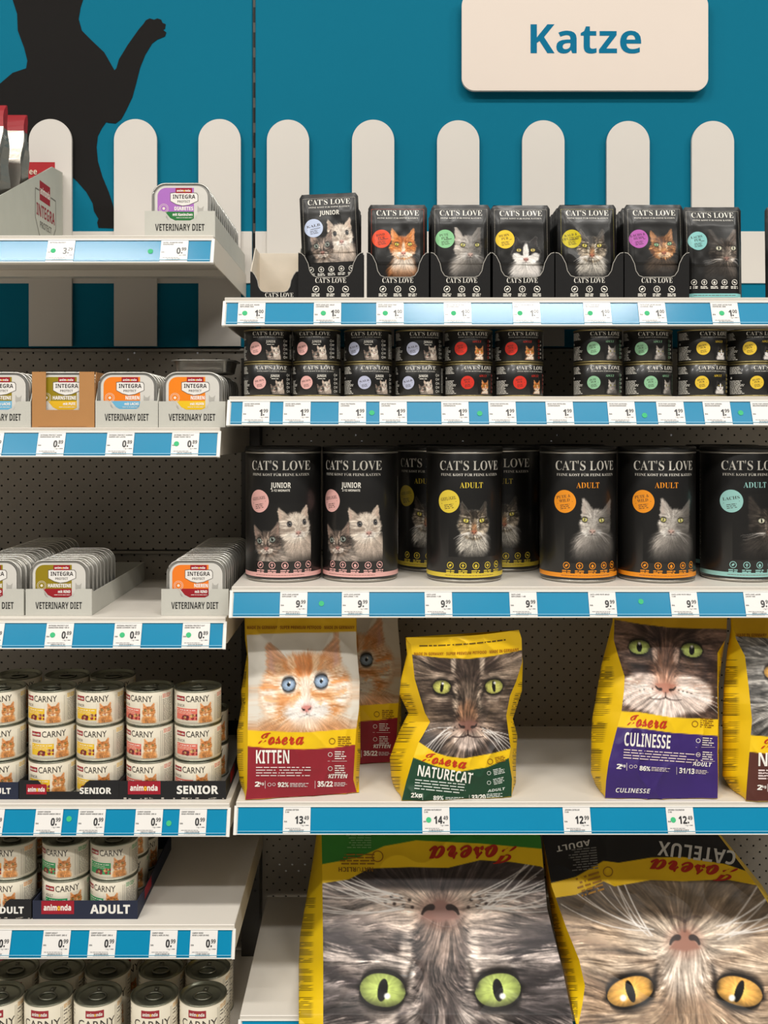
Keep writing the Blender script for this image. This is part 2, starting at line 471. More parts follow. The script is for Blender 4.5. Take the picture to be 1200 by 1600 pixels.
    for i in range(g('dots', 0)):
        for sg in (1, -1):
            cv.mix(cv.ell((.5 + .16 * (i % 4) + .05 * (i // 4)) * sg, ny - .06 - .13 * (i // 4) - .03 * (i % 4), .032, .03, .5) * .8, (40, 30, 28))
    e = g('eye')
    if e:
        for sg in (1, -1):
            hi = e.get('hi', (.25, .4))
            eye(cv, sg * e.get('x', 1), e.get('y', 0), e['rx'], e['ry'], e.get('rot', 0), e['col'], X, Y, e.get('pup', (.2, .72)), ring=e.get('ring', 1), hi=hi, inner=e.get('inner'))
            if e.get('tear'):
                cv.mix(cv.line([(sg * (e.get('x', 1) - e['rx'] * 1.0), -.08), (sg * .58, -.25), (sg * .5, -.48)], .07, .02, soft=.06) * .8, (30, 24, 22))
    R = random.Random(seed)
    for i in range(g('whisk', 0)):
        for sg in (1, -1):
            x0 = .55 + R.random() * .35; y0 = ny - .02 - R.random() * .3
            ang = g('wa', -.1) + R.uniform(-.45, .5); ln = R.uniform(.9, 2.0) * g('wl', 1)
            x1, y1 = x0 + ln * math.cos(ang), y0 + ln * math.sin(ang)
            cv.mix(cv.line([(x0 * sg, y0), ((x0 + x1) / 2 * sg, (y0 + y1) / 2 + .14 * ln), (x1 * sg, y1 - .05)], g('ww', .014), g('ww', .014) * .5) * g('wal', .85), (238, 232, 226))
    cv.px = old; cv.X, cv.Y = oX, oY

TAB_STRIPES = [([(.28, .35), (.3, .8), (.2, 1.6)], .1, .13, .8, None), ([(.75, .55), (.95, 1.0), (1.0, 1.7)], .12, .16, .8, None),
               ([(1.45, -.15), (1.9, -.3), (2.6, -.2)], .07, .13, .8, None), ([(1.3, -.5), (1.9, -.85), (2.5, -.95)], .06, .13, .7, None),
               ([(0, .5), (0, 1.0), (0, 1.6)], .06, .08, .7, None)]

TABBY_BIG = dict(dark=(56, 50, 50), mid=(136, 124, 118), light=(206, 188, 174), ny=-1.42, hair=.02, hl=.2, amp=.22, seed=3, wob=.9,
        patch=[(.62, -1.5, .62, .42, .3, .85, (206, 184, 166)), (0, -1.1, .4, .6, .5, .55, (180, 152, 134)), (1.4, -1.3, .8, .5, .5, .6, (178, 162, 152)),
               (0, -.4, .36, .8, .5, .5, (128, 112, 104)), (.6, -.5, .13, .55, .5, .9, (214, 198, 186)), (1.0, -.5, .5, .13, .5, .75, (212, 198, 188)), (1.75, -.62, .4, .2, .5, .6, (196, 182, 174)), (2.2, -.1, .4, .4, .5, .5, (176, 164, 160)), (1.0, .5, .42, .12, .5, .7, (196, 182, 172)), (.45, .8, .14, .5, .5, .6, (186, 174, 166)), (0, -2.95, 4.5, 1.16, .06, .95, (58, 49, 47))],
        stripe=[([(1.35, -.6), (1.7, -1.0), (2.4, -1.0)], .1, .2, .9, (48, 42, 43)), ([(1.5, -.05), (1.9, -.3), (2.5, -.45)], .1, .13, .9, (46, 40, 41)), ([(1.25, .55), (1.6, .4), (2.2, .35)], .09, .15, .85, None),
                ([(.2, .25), (.25, .6), (.15, 1.2)], .1, .1, .85, (62, 54, 53)), ([(.7, .55), (.75, .8), (.7, 1.2)], .09, .1, .85, None), ([(.36, -.1), (.46, -.7), (.34, -1.2)], .06, .07, .65, (70, 60, 57)),
                ([(1.0, -1.0), (1.5, -1.35), (2.2, -1.4)], .04, .08, .6, (84, 74, 71)), ([(1.05, -.75), (1.3, -.9), (1.8, -1.15)], .05, .09, .7, (66, 58, 58)), ([(1.6, .15), (2.0, .1), (2.4, .0)], .06, .1, .7, (60, 54, 54))],
        nose=(140, 104, 94), nw=.34, ms=0, dots=7, whisk=15, wa=-.45, ww=.011, wl=1.25, wal=.85, eye=dict(rx=.41, ry=.31, rot=-.16, col=(170, 186, 100), inner=(160, 184, 96), pup=(.22, .66), tear=1, ring=1.25, hi=(-.2, .35), x=1.03))
TAN_BIG = dict(dark=(122, 98, 78), mid=(176, 150, 124), light=(214, 194, 172), ny=-.93, hair=.022, hl=.24, amp=.17, seed=11, wob=.8,
        patch=[(0, -2.1, 3.2, .95, .14, .92, (88, 74, 58)), (0, -1.4, 1.2, .22, .6, .55, (120, 100, 82)), (.55, -.98, .6, .36, .4, .85, (218, 200, 180)), (0, -.35, .5, .45, .6, .8, (226, 212, 198)), (1.6, -.7, .6, .5, .5, .6, (206, 184, 160)), (1.0, -.42, .5, .14, .6, .5, (214, 196, 176)),
               (0, .6, .6, .6, .6, .4, (150, 124, 100)), (1.1, .55, .5, .2, .5, .5, (206, 184, 160))],
        stripe=[([(1.5, -.1), (2.0, -.3), (2.5, -.3)], .06, .12, .6, (120, 96, 78)), ([(1.3, -.7), (1.8, -.95), (2.4, -1.0)], .05, .1, .5, (126, 102, 84)), ([(.3, .3), (.35, .7), (.3, 1.3)], .07, .09, .55, (120, 96, 78)),
                ([(.75, .45), (.9, .8), (.9, 1.2)], .07, .1, .5, (120, 96, 78))],
        nose=(160, 112, 94), nw=.28, ms=.35, mouth=.3, dots=0, whisk=9, wa=-.7, ww=.012, wl=1.15, wal=.8, eye=dict(rx=.44, ry=.27, rot=.3, col=(226, 170, 84), inner=(240, 200, 120), pup=(.17, .78), tear=1, hi=(.3, .45)))

def art_kitten(w, h):
    cv = Cv(w, h, -3.0, 3.0, -3.1, 2.75, (226, 220, 208))
    face(cv, dict(at=(0, 0, 1, .06, 0), cut=1, hw=2.9, hh=2.45, dark=(226, 150, 86), mid=(238, 200, 160), light=(246, 238, 228), ny=-1.62, hair=.03, hl=.25, amp=.075, seed=5,
        ears=[(.75, 1.4, 2.35, .6, 2.2, 2.75)], ear=(212, 160, 124), inner=(206, 160, 148), body=[(-.6, -3.6, 3.6, 1.9, (206, 150, 104), None)],
        patch=[(0, -1.75, 1.5, .85, .3, .97, (248, 242, 236)), (0, -.5, .34, 1.0, .5, .85, (246, 232, 218)), (1.0, .0, .72, .66, .4, .9, (246, 234, 222)), (2.35, -.7, .6, 1.2, .5, .8, (248, 240, 230)), (0, -2.7, 1.4, .5, .4, .8, (240, 214, 190)), (1.5, -2.9, .8, .5, .5, .7, (214, 160, 116))],
        stripe=[([(.3, .6), (.35, 1.2), (.4, 2.2)], .14, .2, .75, (206, 122, 60)), ([(1.0, .85), (1.2, 1.3), (1.2, 2.0)], .14, .2, .65, (212, 134, 70)), ([(1.75, -.1), (2.1, -.1), (2.6, .1)], .12, .25, .8, (226, 150, 86)), ([(1.3, -.9), (1.8, -1.0), (2.4, -.7)], .1, .2, .6, (230, 164, 104)), ([(.5, -.7), (.75, -1.0), (.9, -1.2)], .1, .2, .5, (232, 170, 112)),
                ([(0, .5), (0, 1.2), (0, 2.2)], .1, .14, .6, (206, 124, 64))],
        nose=(226, 150, 142), nw=.3, ms=.35, whisk=7, wa=-.2, ww=.012, eye=dict(rx=.42, ry=.4, rot=0, col=(148, 170, 196), inner=(180, 200, 220), pup=(.26, .3), ring=.55, hi=(.2, .3), x=1.02)))
    return cv.img

def art_tabby_brown(w, h):
    cv = Cv(w, h, -2.25, 2.25, -2.85, 1.45, (40, 34, 32))
    face(cv, dict(dark=(62, 50, 44), mid=(128, 110, 96), light=(190, 170, 152), ny=-1.5, hair=.03, hl=.26, amp=.2, seed=8,
        patch=[(2.35, -1.3, .7, 1.5, .3, .9, (44, 36, 34)), (1.9, -2.4, .9, .7, .4, .85, (48, 42, 40)), (.42, -1.75, .42, .36, .4, .85, (186, 164, 148)), (0, -2.15, .5, .3, .4, .9, (206, 186, 174)), (0, -1.05, .36, .5, .5, .8, (160, 116, 86)), (.5, -.4, .12, .5, .5, .8, (196, 176, 156)), (1.0, .42, .6, .16, .5, .7, (176, 156, 138)), (.55, .95, .1, .4, .5, .8, (196, 178, 160)), (1.9, .75, .5, .5, .5, .5, (150, 132, 116)), (1.0, -.42, .5, .14, .5, .6, (186, 166, 148))],
        stripe=TAB_STRIPES + [([(.62, -.3), (.7, -.8), (.5, -1.3)], .1, .1, .6, None)],
        nose=(132, 92, 80), nw=.36, ms=.85, mouth=.6, dots=5, whisk=8, wa=-.6, ww=.016, eye=dict(rx=.34, ry=.27, rot=.12, col=(196, 196, 104), inner=(206, 210, 120), pup=(.2, .8), tear=1, hi=(.1, .5), x=1.0)))
    return cv.img

def art_brown_white(w, h):
    cv = Cv(w, h, -2.1, 2.1, -2.55, 1.15, (60, 44, 38))
    face(cv, dict(dark=(58, 44, 40), mid=(112, 88, 76), light=(214, 194, 184), ny=-1.5, hair=.03, hl=.24, amp=.15, seed=14,
        patch=[(0, -.8, .55, 1.0, .4, .75, (142, 104, 84)), (.85, -1.7, .95, .72, .16, .96, (226, 206, 194)), (0, -2.2, .7, .5, .25, .97, (232, 214, 204)), (2.15, -1.6, .35, 1.1, .4, .9, (60, 44, 38)), (0, -1.22, .42, .3, .5, .7, (196, 150, 126)), (.42, -.25, .12, .3, .5, .8, (196, 166, 148)), (1.0, -.5, .55, .14, .6, .5, (150, 124, 110))],
        stripe=[([(.3, .5), (.35, .8), (.3, 1.3)], .1, .14, .7, None), ([(.9, .6), (1.1, .9), (1.2, 1.2)], .12, .16, .7, None), ([(1.4, -.3), (1.8, -.6), (2.2, -.6)], .06, .12, .7, None), ([(.9, -1.2), (1.2, -1.4), (1.6, -1.4)], .03, .05, .5, (150, 104, 80))],
        nose=(186, 128, 108), nw=.4, ms=.6, mouth=.6, dots=4, whisk=9, wa=-.25, ww=.014, eye=dict(rx=.4, ry=.27, rot=-.05, col=(170, 184, 100), inner=(180, 196, 110), pup=(.26, .7), tear=1, hi=(0, .5))))
    return cv.img

def art_grey(w, h):
    cv = Cv(w, h, -2.4, 2.4, -2.6, 1.9, (60, 58, 56))
    face(cv, dict(dark=(62, 60, 58), mid=(140, 136, 130), light=(204, 198, 190), ny=-1.3, hair=.03, hl=.3, amp=.2, seed=21, stripe=TAB_STRIPES, patch=[(.5, -1.5, .5, .4, .4, .8, None), (1.5, -.3, .5, .3, .5, .6, None)],
        nose=(120, 90, 84), whisk=8, eye=dict(rx=.36, ry=.28, col=(200, 150, 70), tear=1)))
    return cv.img

def small(kind, w, h, ext, bg=(26, 25, 24), at=(0, 0, 1, 0, 0), at2=None, alpha=1):
    """One of the portraits on a dark ground; ext = (x0, x1, y0, y1) in the canvas's units, at = x, y, scale, tilt, turn of the head."""
    cv = Cv(w, h, *ext, bg)
    D = dict(
        coon=dict(dark=(48, 42, 36), mid=(140, 126, 106), light=(206, 198, 184), amp=.24, stripe=TAB_STRIPES, ears=[(.5, .9, 1.75, .4, 1.55, 2.3)], ear=(66, 60, 54), inner=(110, 96, 86),
                  patch=[(.4, -1.7, .5, .4, .3, .9, None), (.5, -.45, .14, .6, .5, .7, None), (0, -.9, .3, .6, .5, .7, (150, 104, 70)), (1.5, -1.2, .6, .6, .6, .7, (178, 164, 146)), (1.0, .4, .5, .14, .5, .6, (190, 176, 156))],
                  body=[(0, -3.1, 2.0, 2.3, (172, 166, 156), (-5.2, -3.0))], nose=(176, 110, 84), whisk=9, wa=-.5, ww=.03, eye=dict(rx=.36, ry=.26, rot=.25, col=(204, 190, 90), tear=1)),
        white=dict(dark=(160, 152, 144), mid=(206, 198, 188), light=(236, 230, 222), amp=.1, ears=[(.4, 1.0, 1.8, .2, 1.7, 2.6)], ear=(170, 162, 154), inner=(196, 178, 166), hw=1.9, hh=1.9, patch=[(.5, -1.6, .6, .5, .4, .8, None), (0, .4, .6, .8, .6, .4, None)],
                   body=[(.1, -3.6, 2.5, 2.9, (176, 168, 160), (-6.0, -2.6))], nose=(196, 164, 152), whisk=4, wa=-.4, ww=.025, eye=dict(rx=.34, ry=.27, rot=.15, col=(190, 184, 110)), shade=(-1, .45)),
        tabby=dict(dark=(54, 46, 40), mid=(126, 112, 100), light=(180, 166, 152), amp=.22, stripe=TAB_STRIPES, ears=[(.4, 1.0, 1.8, .2, 1.75, 2.9)], ear=(84, 74, 66), inner=(100, 84, 76), hw=1.8, hh=1.85, patch=[(.45, -1.6, .5, .4, .4, .8, None), (.5, -.45, .14, .5, .5, .7, None)],
                   body=[(-.3, -3.4, 2.1, 2.4, (104, 94, 86), (-5.4, -2.6))], nose=(150, 112, 100), whisk=7, wa=-.25, ww=.025, eye=dict(rx=.36, ry=.31, col=(206, 204, 180), pup=(.3, .7)), shade=(1, .35)),
        ginger=dict(dark=(176, 96, 40), mid=(212, 138, 72), light=(238, 222, 204), amp=.13, stripe=TAB_STRIPES, ears=[(.4, 1.0, 1.8, .2, 1.7, 2.5)], ear=(206, 130, 70), inner=(222, 170, 140), patch=[(.4, -1.7, .55, .5, .3, .95, None), (0, -.8, .26, 1.2, .4, .8, None), (1.2, -1.6, .6, .6, .6, .6, None)],
                    body=[(.1, -3.6, 1.9, 2.2, (222, 206, 190), (-5.6, -2.8)), (0, -4.6, 2.3, 2.2, (176, 104, 52), (-6.6, -3.4))], nose=(216, 140, 124), whisk=4, ww=.025, eye=dict(rx=.33, ry=.26, rot=.2, col=(214, 196, 80))),
        blackwhite=dict(dark=(22, 20, 20), mid=(32, 30, 30), light=(232, 228, 222), amp=.08, ears=[(.4, 1.0, 1.7, .3, 1.5, 2.0)], ear=(36, 32, 32), inner=(66, 58, 56), patch=[(.75, -1.75, 1.2, .95, .12, 1, None), (0, -.4, .42, 1.4, .2, 1, None), (1.35, -1.0, .65, .6, .3, .9, None)],
                        body=[(0, -3.2, 2.3, 1.9, (214, 208, 202), (-5.2, -3.2))], nose=(176, 120, 110), whisk=3, ww=.02, eye=dict(rx=.34, ry=.26, col=(196, 176, 90))),
        bengal=dict(dark=(92, 56, 32), mid=(176, 124, 78), light=(214, 184, 150), amp=.16, stripe=TAB_STRIPES, ears=[(.4, 1.0, 1.7, .2, 1.6, 2.3)], ear=(150, 104, 66), inner=(190, 146, 120), patch=[(.4, -1.7, .5, .4, .3, .9, None), (.5, -.4, .14, .5, .5, .8, None)],
                    body=[(-.5, -3.8, 2.4, 2.2, (74, 62, 52), (-5.6, -2.6))], nose=(170, 104, 84), whisk=3, ww=.02, eye=dict(rx=.36, ry=.26, rot=.2, col=(130, 170, 130))),
        kit_pale=dict(dark=(168, 152, 138), mid=(214, 202, 188), light=(238, 230, 220), amp=.1, hw=2.1, hh=1.9, ears=[(.7, 1.0, 1.9, .3, 1.85, 2.1)], ear=(196, 178, 162), inner=(190, 156, 140), patch=[(.4, -1.5, .5, .4, .3, .9, None)],
                      body=[(.3, -3.2, 2.2, 2.4, (188, 172, 158), (-5.6, -3.2))], nose=(196, 150, 140), ny=-1.25, whisk=3, ww=.025, eye=dict(rx=.28, ry=.27, col=(104, 104, 108), pup=(.5, .6), ring=.8)),
        kit_dark=dict(dark=(58, 50, 46), mid=(132, 116, 104), light=(204, 192, 180), amp=.18, hw=2.0, hh=1.8, stripe=TAB_STRIPES, ears=[(.6, 1.0, 1.9, .3, 1.95, 2.3)], ear=(120, 104, 94), inner=(170, 138, 124), patch=[(.4, -1.5, .5, .4, .3, .9, None), (.55, -.3, .2, .4, .5, .7, None)],
                      body=[(.6, -2.9, 2.2, 1.6, (150, 138, 128), (-4.6, -2.6))], nose=(180, 130, 120), ny=-1.2, whisk=3, ww=.025, eye=dict(rx=.4, ry=.38, col=(150, 160, 150), pup=(.45, .6))),
        orange=dict(dark=(190, 112, 52), mid=(222, 156, 92), light=(242, 214, 180), amp=.12, stripe=TAB_STRIPES, ears=[(.4, 1.0, 1.8, .2, 1.7, 2.3)], ear=(214, 140, 80), inner=(230, 180, 150), patch=[(.4, -1.6, .5, .4, .3, .9, None), (.5, -.4, .14, .5, .5, .7, None)],
                    body=[(0, -3.6, 2.2, 2.6, (206, 138, 76), None)], nose=(206, 130, 110), whisk=0, eye=dict(rx=.36, ry=.28, col=(196, 160, 70))),
    )
    if kind == 'kittens':
        q = dict(D['kit_pale']); q.update(cut=1, at=at, seed=4, alpha=alpha); face(cv, q)
        q = dict(D['kit_dark']); q.update(cut=1, at=at2, seed=6, alpha=alpha); face(cv, q)
    else:
        q = dict(D[kind]); q.update(cut=1, at=at, seed=9, alpha=alpha); face(cv, q)
    return cv.img
# ---------------------------------------------------------------- the setting: floor, ceiling, wall panels, perforated backs
YB = .425                      # the plane of the gondola's back
TEAL, PICKET = K(0, 112, 140), K(218, 212, 204)
def struct(name, mb, m, label=None):
    o = mb.build(name, m); o['kind'] = 'structure'
    if label: o['label'] = label
    return o
b = MB(); b.box(-4, 4, -6, 2.5, -.05, 0, K(196, 190, 180)); struct('floor', b, M_FLOOR, 'pale store floor in front of the shelves')
b = MB(); b.box(-4, 4, -6, 2.5, EYE + 2.86, EYE + 2.94, K(232, 230, 224)); struct('ceiling', b, M_WALL, 'white store ceiling above the shelves')
zb = PZ(543, YB)
b = MB(); b.box(-1.6, PX(394, YB), YB, YB + .014, zb, 2.75, TEAL, ch=.0015); struct('wall_back', b, M_WALL, 'teal blue wall panel with a cat silhouette')
b = MB(); b.box(PX(399, YB), 1.6, YB, YB + .014, zb, 2.75, TEAL, ch=.0015); struct('wall_back', b, M_WALL, 'teal blue wall panel with a hanging sign')
PEGC = K(150, 143, 132)
for side, x0, x1 in (('beside the veterinary trays', -1.6, -.258), ('behind the black cans', -.222, 1.6)):
    for k, (z1, where) in enumerate(((zb - .002, 'uppermost'), (zb - .402, 'second from the top'), (zb - .802, 'lowest'))):
        z0 = z1 - .398 if k < 2 else .05
        b = MB(); b.box(x0, x1, YB + .001, YB + .0022, z0, z1, PEGC, ch=.0003)
        b.box(x0, x1, YB - .004, YB + .001, z1 - .006, z1 - .001, PEGC, ch=.001)
        o = struct('wall_back', b, M_PEG, 'grey perforated steel back panel %s, %s' % (side, where))
b = MB()                       # unseen boards added to block light behind the holes; gaps let specks through
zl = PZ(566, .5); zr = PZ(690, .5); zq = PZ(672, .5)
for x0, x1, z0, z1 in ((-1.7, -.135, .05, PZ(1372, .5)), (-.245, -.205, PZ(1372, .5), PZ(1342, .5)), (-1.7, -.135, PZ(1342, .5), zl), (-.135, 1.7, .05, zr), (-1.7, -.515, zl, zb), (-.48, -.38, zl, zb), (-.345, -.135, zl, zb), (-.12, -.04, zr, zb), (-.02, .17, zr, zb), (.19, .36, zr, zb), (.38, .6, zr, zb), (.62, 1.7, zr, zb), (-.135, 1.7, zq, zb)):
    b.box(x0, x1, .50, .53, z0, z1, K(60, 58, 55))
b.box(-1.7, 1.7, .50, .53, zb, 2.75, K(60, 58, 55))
struct('light_blocker_1', b, M_WALL, 'unseen dark boards blocking light behind the perforated panels')

# upright between the bays: pale slotted post that shows in the joint of the wall panels
up = thing('upright_post', 'slotted steel upright between the two bays, seen in the wall joint', 'upright post', (PX(396.5, YB), YB + .016, 0))
b = MB(); b.box(-.014, .014, 0, .02, .05, 2.75, K(150, 146, 138)); b.build('post', M_SHELF, up)
b = MB()
for k in range(54):
    b.box(-.0026, .0026, -.0006, .0004, .06 + k * .05, .06 + k * .05 + .03, K(14, 13, 12), ch=.0002)
b.build('slot', M_BPLASTIC, up)['kind'] = 'stuff'
b = MB(); b.box(-.0035, .0035, -.003, -.0007, .05, .06, K(150, 146, 138)); b.build('foot_plate', M_SHELF, up)
# dark lower upright in front of the perforated panels
lo = thing('upright_post', 'dark lower upright with bracket holes between the bays', 'upright post', (PX(392, .40), .395, 0))
b = MB(); b.box(-.018, .018, 0, .028, .02, PZ(560, .4), K(58, 55, 51)); b.build('post', M_SHELF, lo)
b = MB()
for k in range(30):
    z = .5 + k * .022
    for sx in (-.009, .009): b.disc(plane((sx, 0, z)), 0, 0, .0026, K(12, 11, 10), 2, 12)
b.build('bracket_hole', M_BPLASTIC, lo)['kind'] = 'stuff'

# picket fence on the wall
pk = [(45, 112, 186), (178, 245, 186), (310, 376, 186), (417, 483, 187), (550, 616, 187), (683, 749, 188), (816, 882, 188), (948, 1015, 189), (1081, 1147, 189)]
pl = ['white round-topped fence picket behind the grey sloped display box', 'white round-topped fence picket touching the silhouette cat\'s front paw', 'white round-topped fence picket behind the purple-labelled tray',
      'white round-topped fence picket just past the slotted joint in the wall', 'white round-topped fence picket behind the orange-dotted pouch', 'white round-topped fence picket below the start of the sign\'s lettering',
      'white round-topped fence picket below the end of the sign\'s lettering', 'white round-topped fence picket behind the two last display boxes', 'white round-topped fence picket above the unboxed teal-dotted pouch']
for (x0, x1, y0), lab in zip(pk, pl):
    Yp = YB - .011; r = (PX(x1, Yp) - PX(x0, Yp)) / 2; zt = PZ(y0, Yp) - r; z0 = zb + .002
    pts = [(-r, z0), (r, z0)] + [(r * math.cos(a), zt + r * math.sin(a)) for a in np.linspace(0, math.pi, 33)]
    b = MB(); M = plane((0, 0, 0)); b.prism(M, pts, .007, PICKET)
    o = b.build('fence_picket', M_BOARD, loc=((PX(x0, Yp) + PX(x1, Yp)) / 2, YB - .0042, 0)); tag(o, lab, 'fence picket', 'white fence pickets on the wall')
for x0, x1, w in ((-1.6, PX(394, YB), 'behind the shelf of grey trays'), (PX(399, YB), 1.6, 'behind the black pouches')):
    b = MB(); b.box(x0, x1, YB - .0036, YB - .0004, PZ(443, YB), PZ(362, YB), PICKET, ch=.0006)
    tag(b.build('fence_rail', M_BOARD), 'white horizontal board of the picket fence %s' % w, 'fence rail')

# black cat silhouette
sil = [(14, -60), (136, -60), (133, -10), (126, 12), (123, 30), (128, 48), (145, 65), (163, 82), (175, 103), (179, 110), (182, 107), (186, 93), (200, 70), (217, 46), (224, 38), (228, 32), (234, 29), (241, 31), (246, 29), (252, 31), (254, 36), (259, 38), (258, 45),
       (255, 47), (260, 51), (258, 57), (246, 62), (238, 68), (227, 86), (219, 106), (213, 130), (207, 152), (197, 173), (190, 186), (181, 193), (170, 192), (166, 191), (159, 201), (153, 213), (151, 230), (153, 252), (160, 276), (170, 300), (177, 322), (180, 340), (180, 357), (154, 356), (152, 348), (154, 342),
       (147, 330), (145, 318), (135, 300), (120, 283), (104, 268), (60, 268), (20, 300), (-40, 330), (-120, 330), (-140, 220), (-60, 150), (0, 131), (20, 114), (41, 107), (43, 95), (38, 75), (28, 48), (27, 22), (20, 0)]
b = MB(); b.prism(plane((0, YB, 0)), [(PX(x, YB), PZ(y, YB)) for x, y in sil], .0009, K(26, 24, 23), w0=.0001)
tag(b.build('cat_silhouette', M_WALL), 'large black silhouette of a cat raising one paw on the blue wall', 'wall decal')

# sign
Ys = YB - .012
x0, x1, z0, z1 = PX(721, Ys), PX(1104.5, Ys), PZ(143.5, Ys), PZ(-9, Ys)
r = .025; cxm, czm = (x0 + x1) / 2, (z0 + z1) / 2
pts = []
for cx, cz, a0 in ((x1 - r, z0 + r, -90), (x1 - r, z1 - r, 0), (x0 + r, z1 - r, 90), (x0 + r, z0 + r, 180)):
    pts += [(cx + r * math.cos(math.radians(a0 + a)) - cxm, cz + r * math.sin(math.radians(a0 + a)) - czm) for a in range(0, 91, 9)]
sg = thing('wall_sign', 'white rounded sign with teal lettering naming the cat department', 'sign', (cxm, Ys, czm))
b = MB(); b.prism(plane((0, 0, 0)), pts, .008, K(228, 214, 202)); b.build('board', M_BOARD, sg)
for q in (-.12, .08):
    b = MB(); b.box(q, q + .04, 0, YB - Ys + .001, -.06, .02, K(120, 116, 110)); b.build('spacer', M_BOARD, sg)
b = MB(); b.text(plane((0, -.008, 0)), 'Katze', PX(914, Ys) - cxm, PZ(85.5, Ys) - czm, .0565, K(0, 112, 150), 'b', fit=PX(1000, Ys) - PX(828, Ys), lay=3)
b.build('lettering', M_WALL, sg)

# ---------------------------------------------------------------- shelves and price rails
TILT = math.radians(22); RU, RL = np.array([0, math.sin(TILT), math.cos(TILT)]), .042
SH = {}
def shelf(key, zd, x0, x1, label, low=False):
    t = thing('shelf', label, 'shelf', (x0, 0, zd), 'steel shelves of the two bays'); w = x1 - x0; SH[key] = (zd, x0, x1)
    CR = K(222, 216, 206)
    b = MB(); b.box(0, w, .012, YB - .004, -.003, 0, CR, ch=.001); b.box(0, w, .0125, .0145, -.034, -.002, CR)
    b.box(.02, w - .02, .06, .085, -.016, -.003, CR); b.box(.02, w - .02, .2, .225, -.016, -.003, CR); b.box(.02, w - .02, .34, .365, -.016, -.003, CR)
    b.build('deck', M_SHELF, t)
    for xa in (0.0002, w - .0022):
        b = MB(); M = plane((xa, 0, 0), (0, 1, 0), (0, 0, 1))
        b.prism(M, [(.0146, -.001), (.0146, -.04), (.03, -.044), (YB - .004, -.046), (YB - .004, -.0005)], .002, K(206, 198, 184)); b.build('side_flange', M_SHELF, t)
    # tilted rail: white holder with a blue insert, lips and a pale bottom line
    o = np.array([0, -.003, -.046]); M = plane(o, (1, 0, 0), RU)
    b = MB(); WP = K(232, 230, 224)
    b.prism(M, [(0, 0), (w, 0), (w, RL), (0, RL)], .0015, WP, w0=-.0022)
    b.prism(M, [(0, RL - .0016), (w, RL - .0016), (w, RL), (0, RL)], .0026, WP, w0=-.0007)
    b.prism(M, [(0, 0), (w, 0), (w, .0013), (0, .0013)], .0030, WP, w0=-.0007)
    hold = b.build('price_rail', M_WPLASTIC, t)
    b = MB(); b.prism(M, [(.004, .0016), (w - .004, .0016), (w - .004, RL - .002), (.004, RL - .002)], .0005, K(0, 132, 174), w0=-.0006)
    b.build('blue_insert', M_RAIL, hold)
    b = MB(); b.prism(M, [(.004, .0046), (w - .004, .0046), (w - .004, .0053), (.004, .0053)], .0006, K(150, 205, 228), w0=.0018); b.build('clear_lip', M_WPLASTIC, hold)
    for xa in (-.002, w - .0025):
        b = MB(); b.prism(M, [(xa, -.0005), (xa + .0045, -.0005), (xa + .0045, RL + .0005), (xa, RL + .0005)], .005, WP, w0=-.0025); b.build('end_cap', M_WPLASTIC, t)
    return t
XL = -1.02
shelf('L1', EYE + .3045, XL, PX(332, 0), 'top shelf of the bay with grey trays, below the silhouette cat')
shelf('L2', EYE + .0021, XL, PX(342, 0), 'shelf carrying grey cartons and one brown carton')
shelf('L3', EYE - .2974, XL, PX(351, 0), 'shelf carrying long grey cartons of trays, partly empty')
shelf('L4', EYE - .5900, XL, PX(357, 0), 'shelf carrying three-high stacks of cream cans')
shelf('L5', EYE - .7805, XL, PX(365, 0), 'half-empty shelf carrying two-high cream cans in a navy tray')
shelf('L6', EYE - 1.0280, XL, PX(366, 0), 'lowest shelf carrying tall cream cans')
shelf('R1', EYE + .2067, PX(349, 0), .86, 'top shelf carrying black pouches in display boxes')
shelf('R2', EYE + .0510, PX(356, 0), .86, 'shelf carrying flat black cans two high')
shelf('R3', EYE - .2485, PX(360, 0), .86, 'shelf carrying large black canisters')
shelf('R4', EYE - .5870, PX(367, 0), .86, 'shelf carrying the four small yellow-sided food bags')
shelf('R5', EYE - .9235, PX(373, 0), .86, 'lowest shelf under the two large upside-down bags')
def Z(k): return SH[k][0]

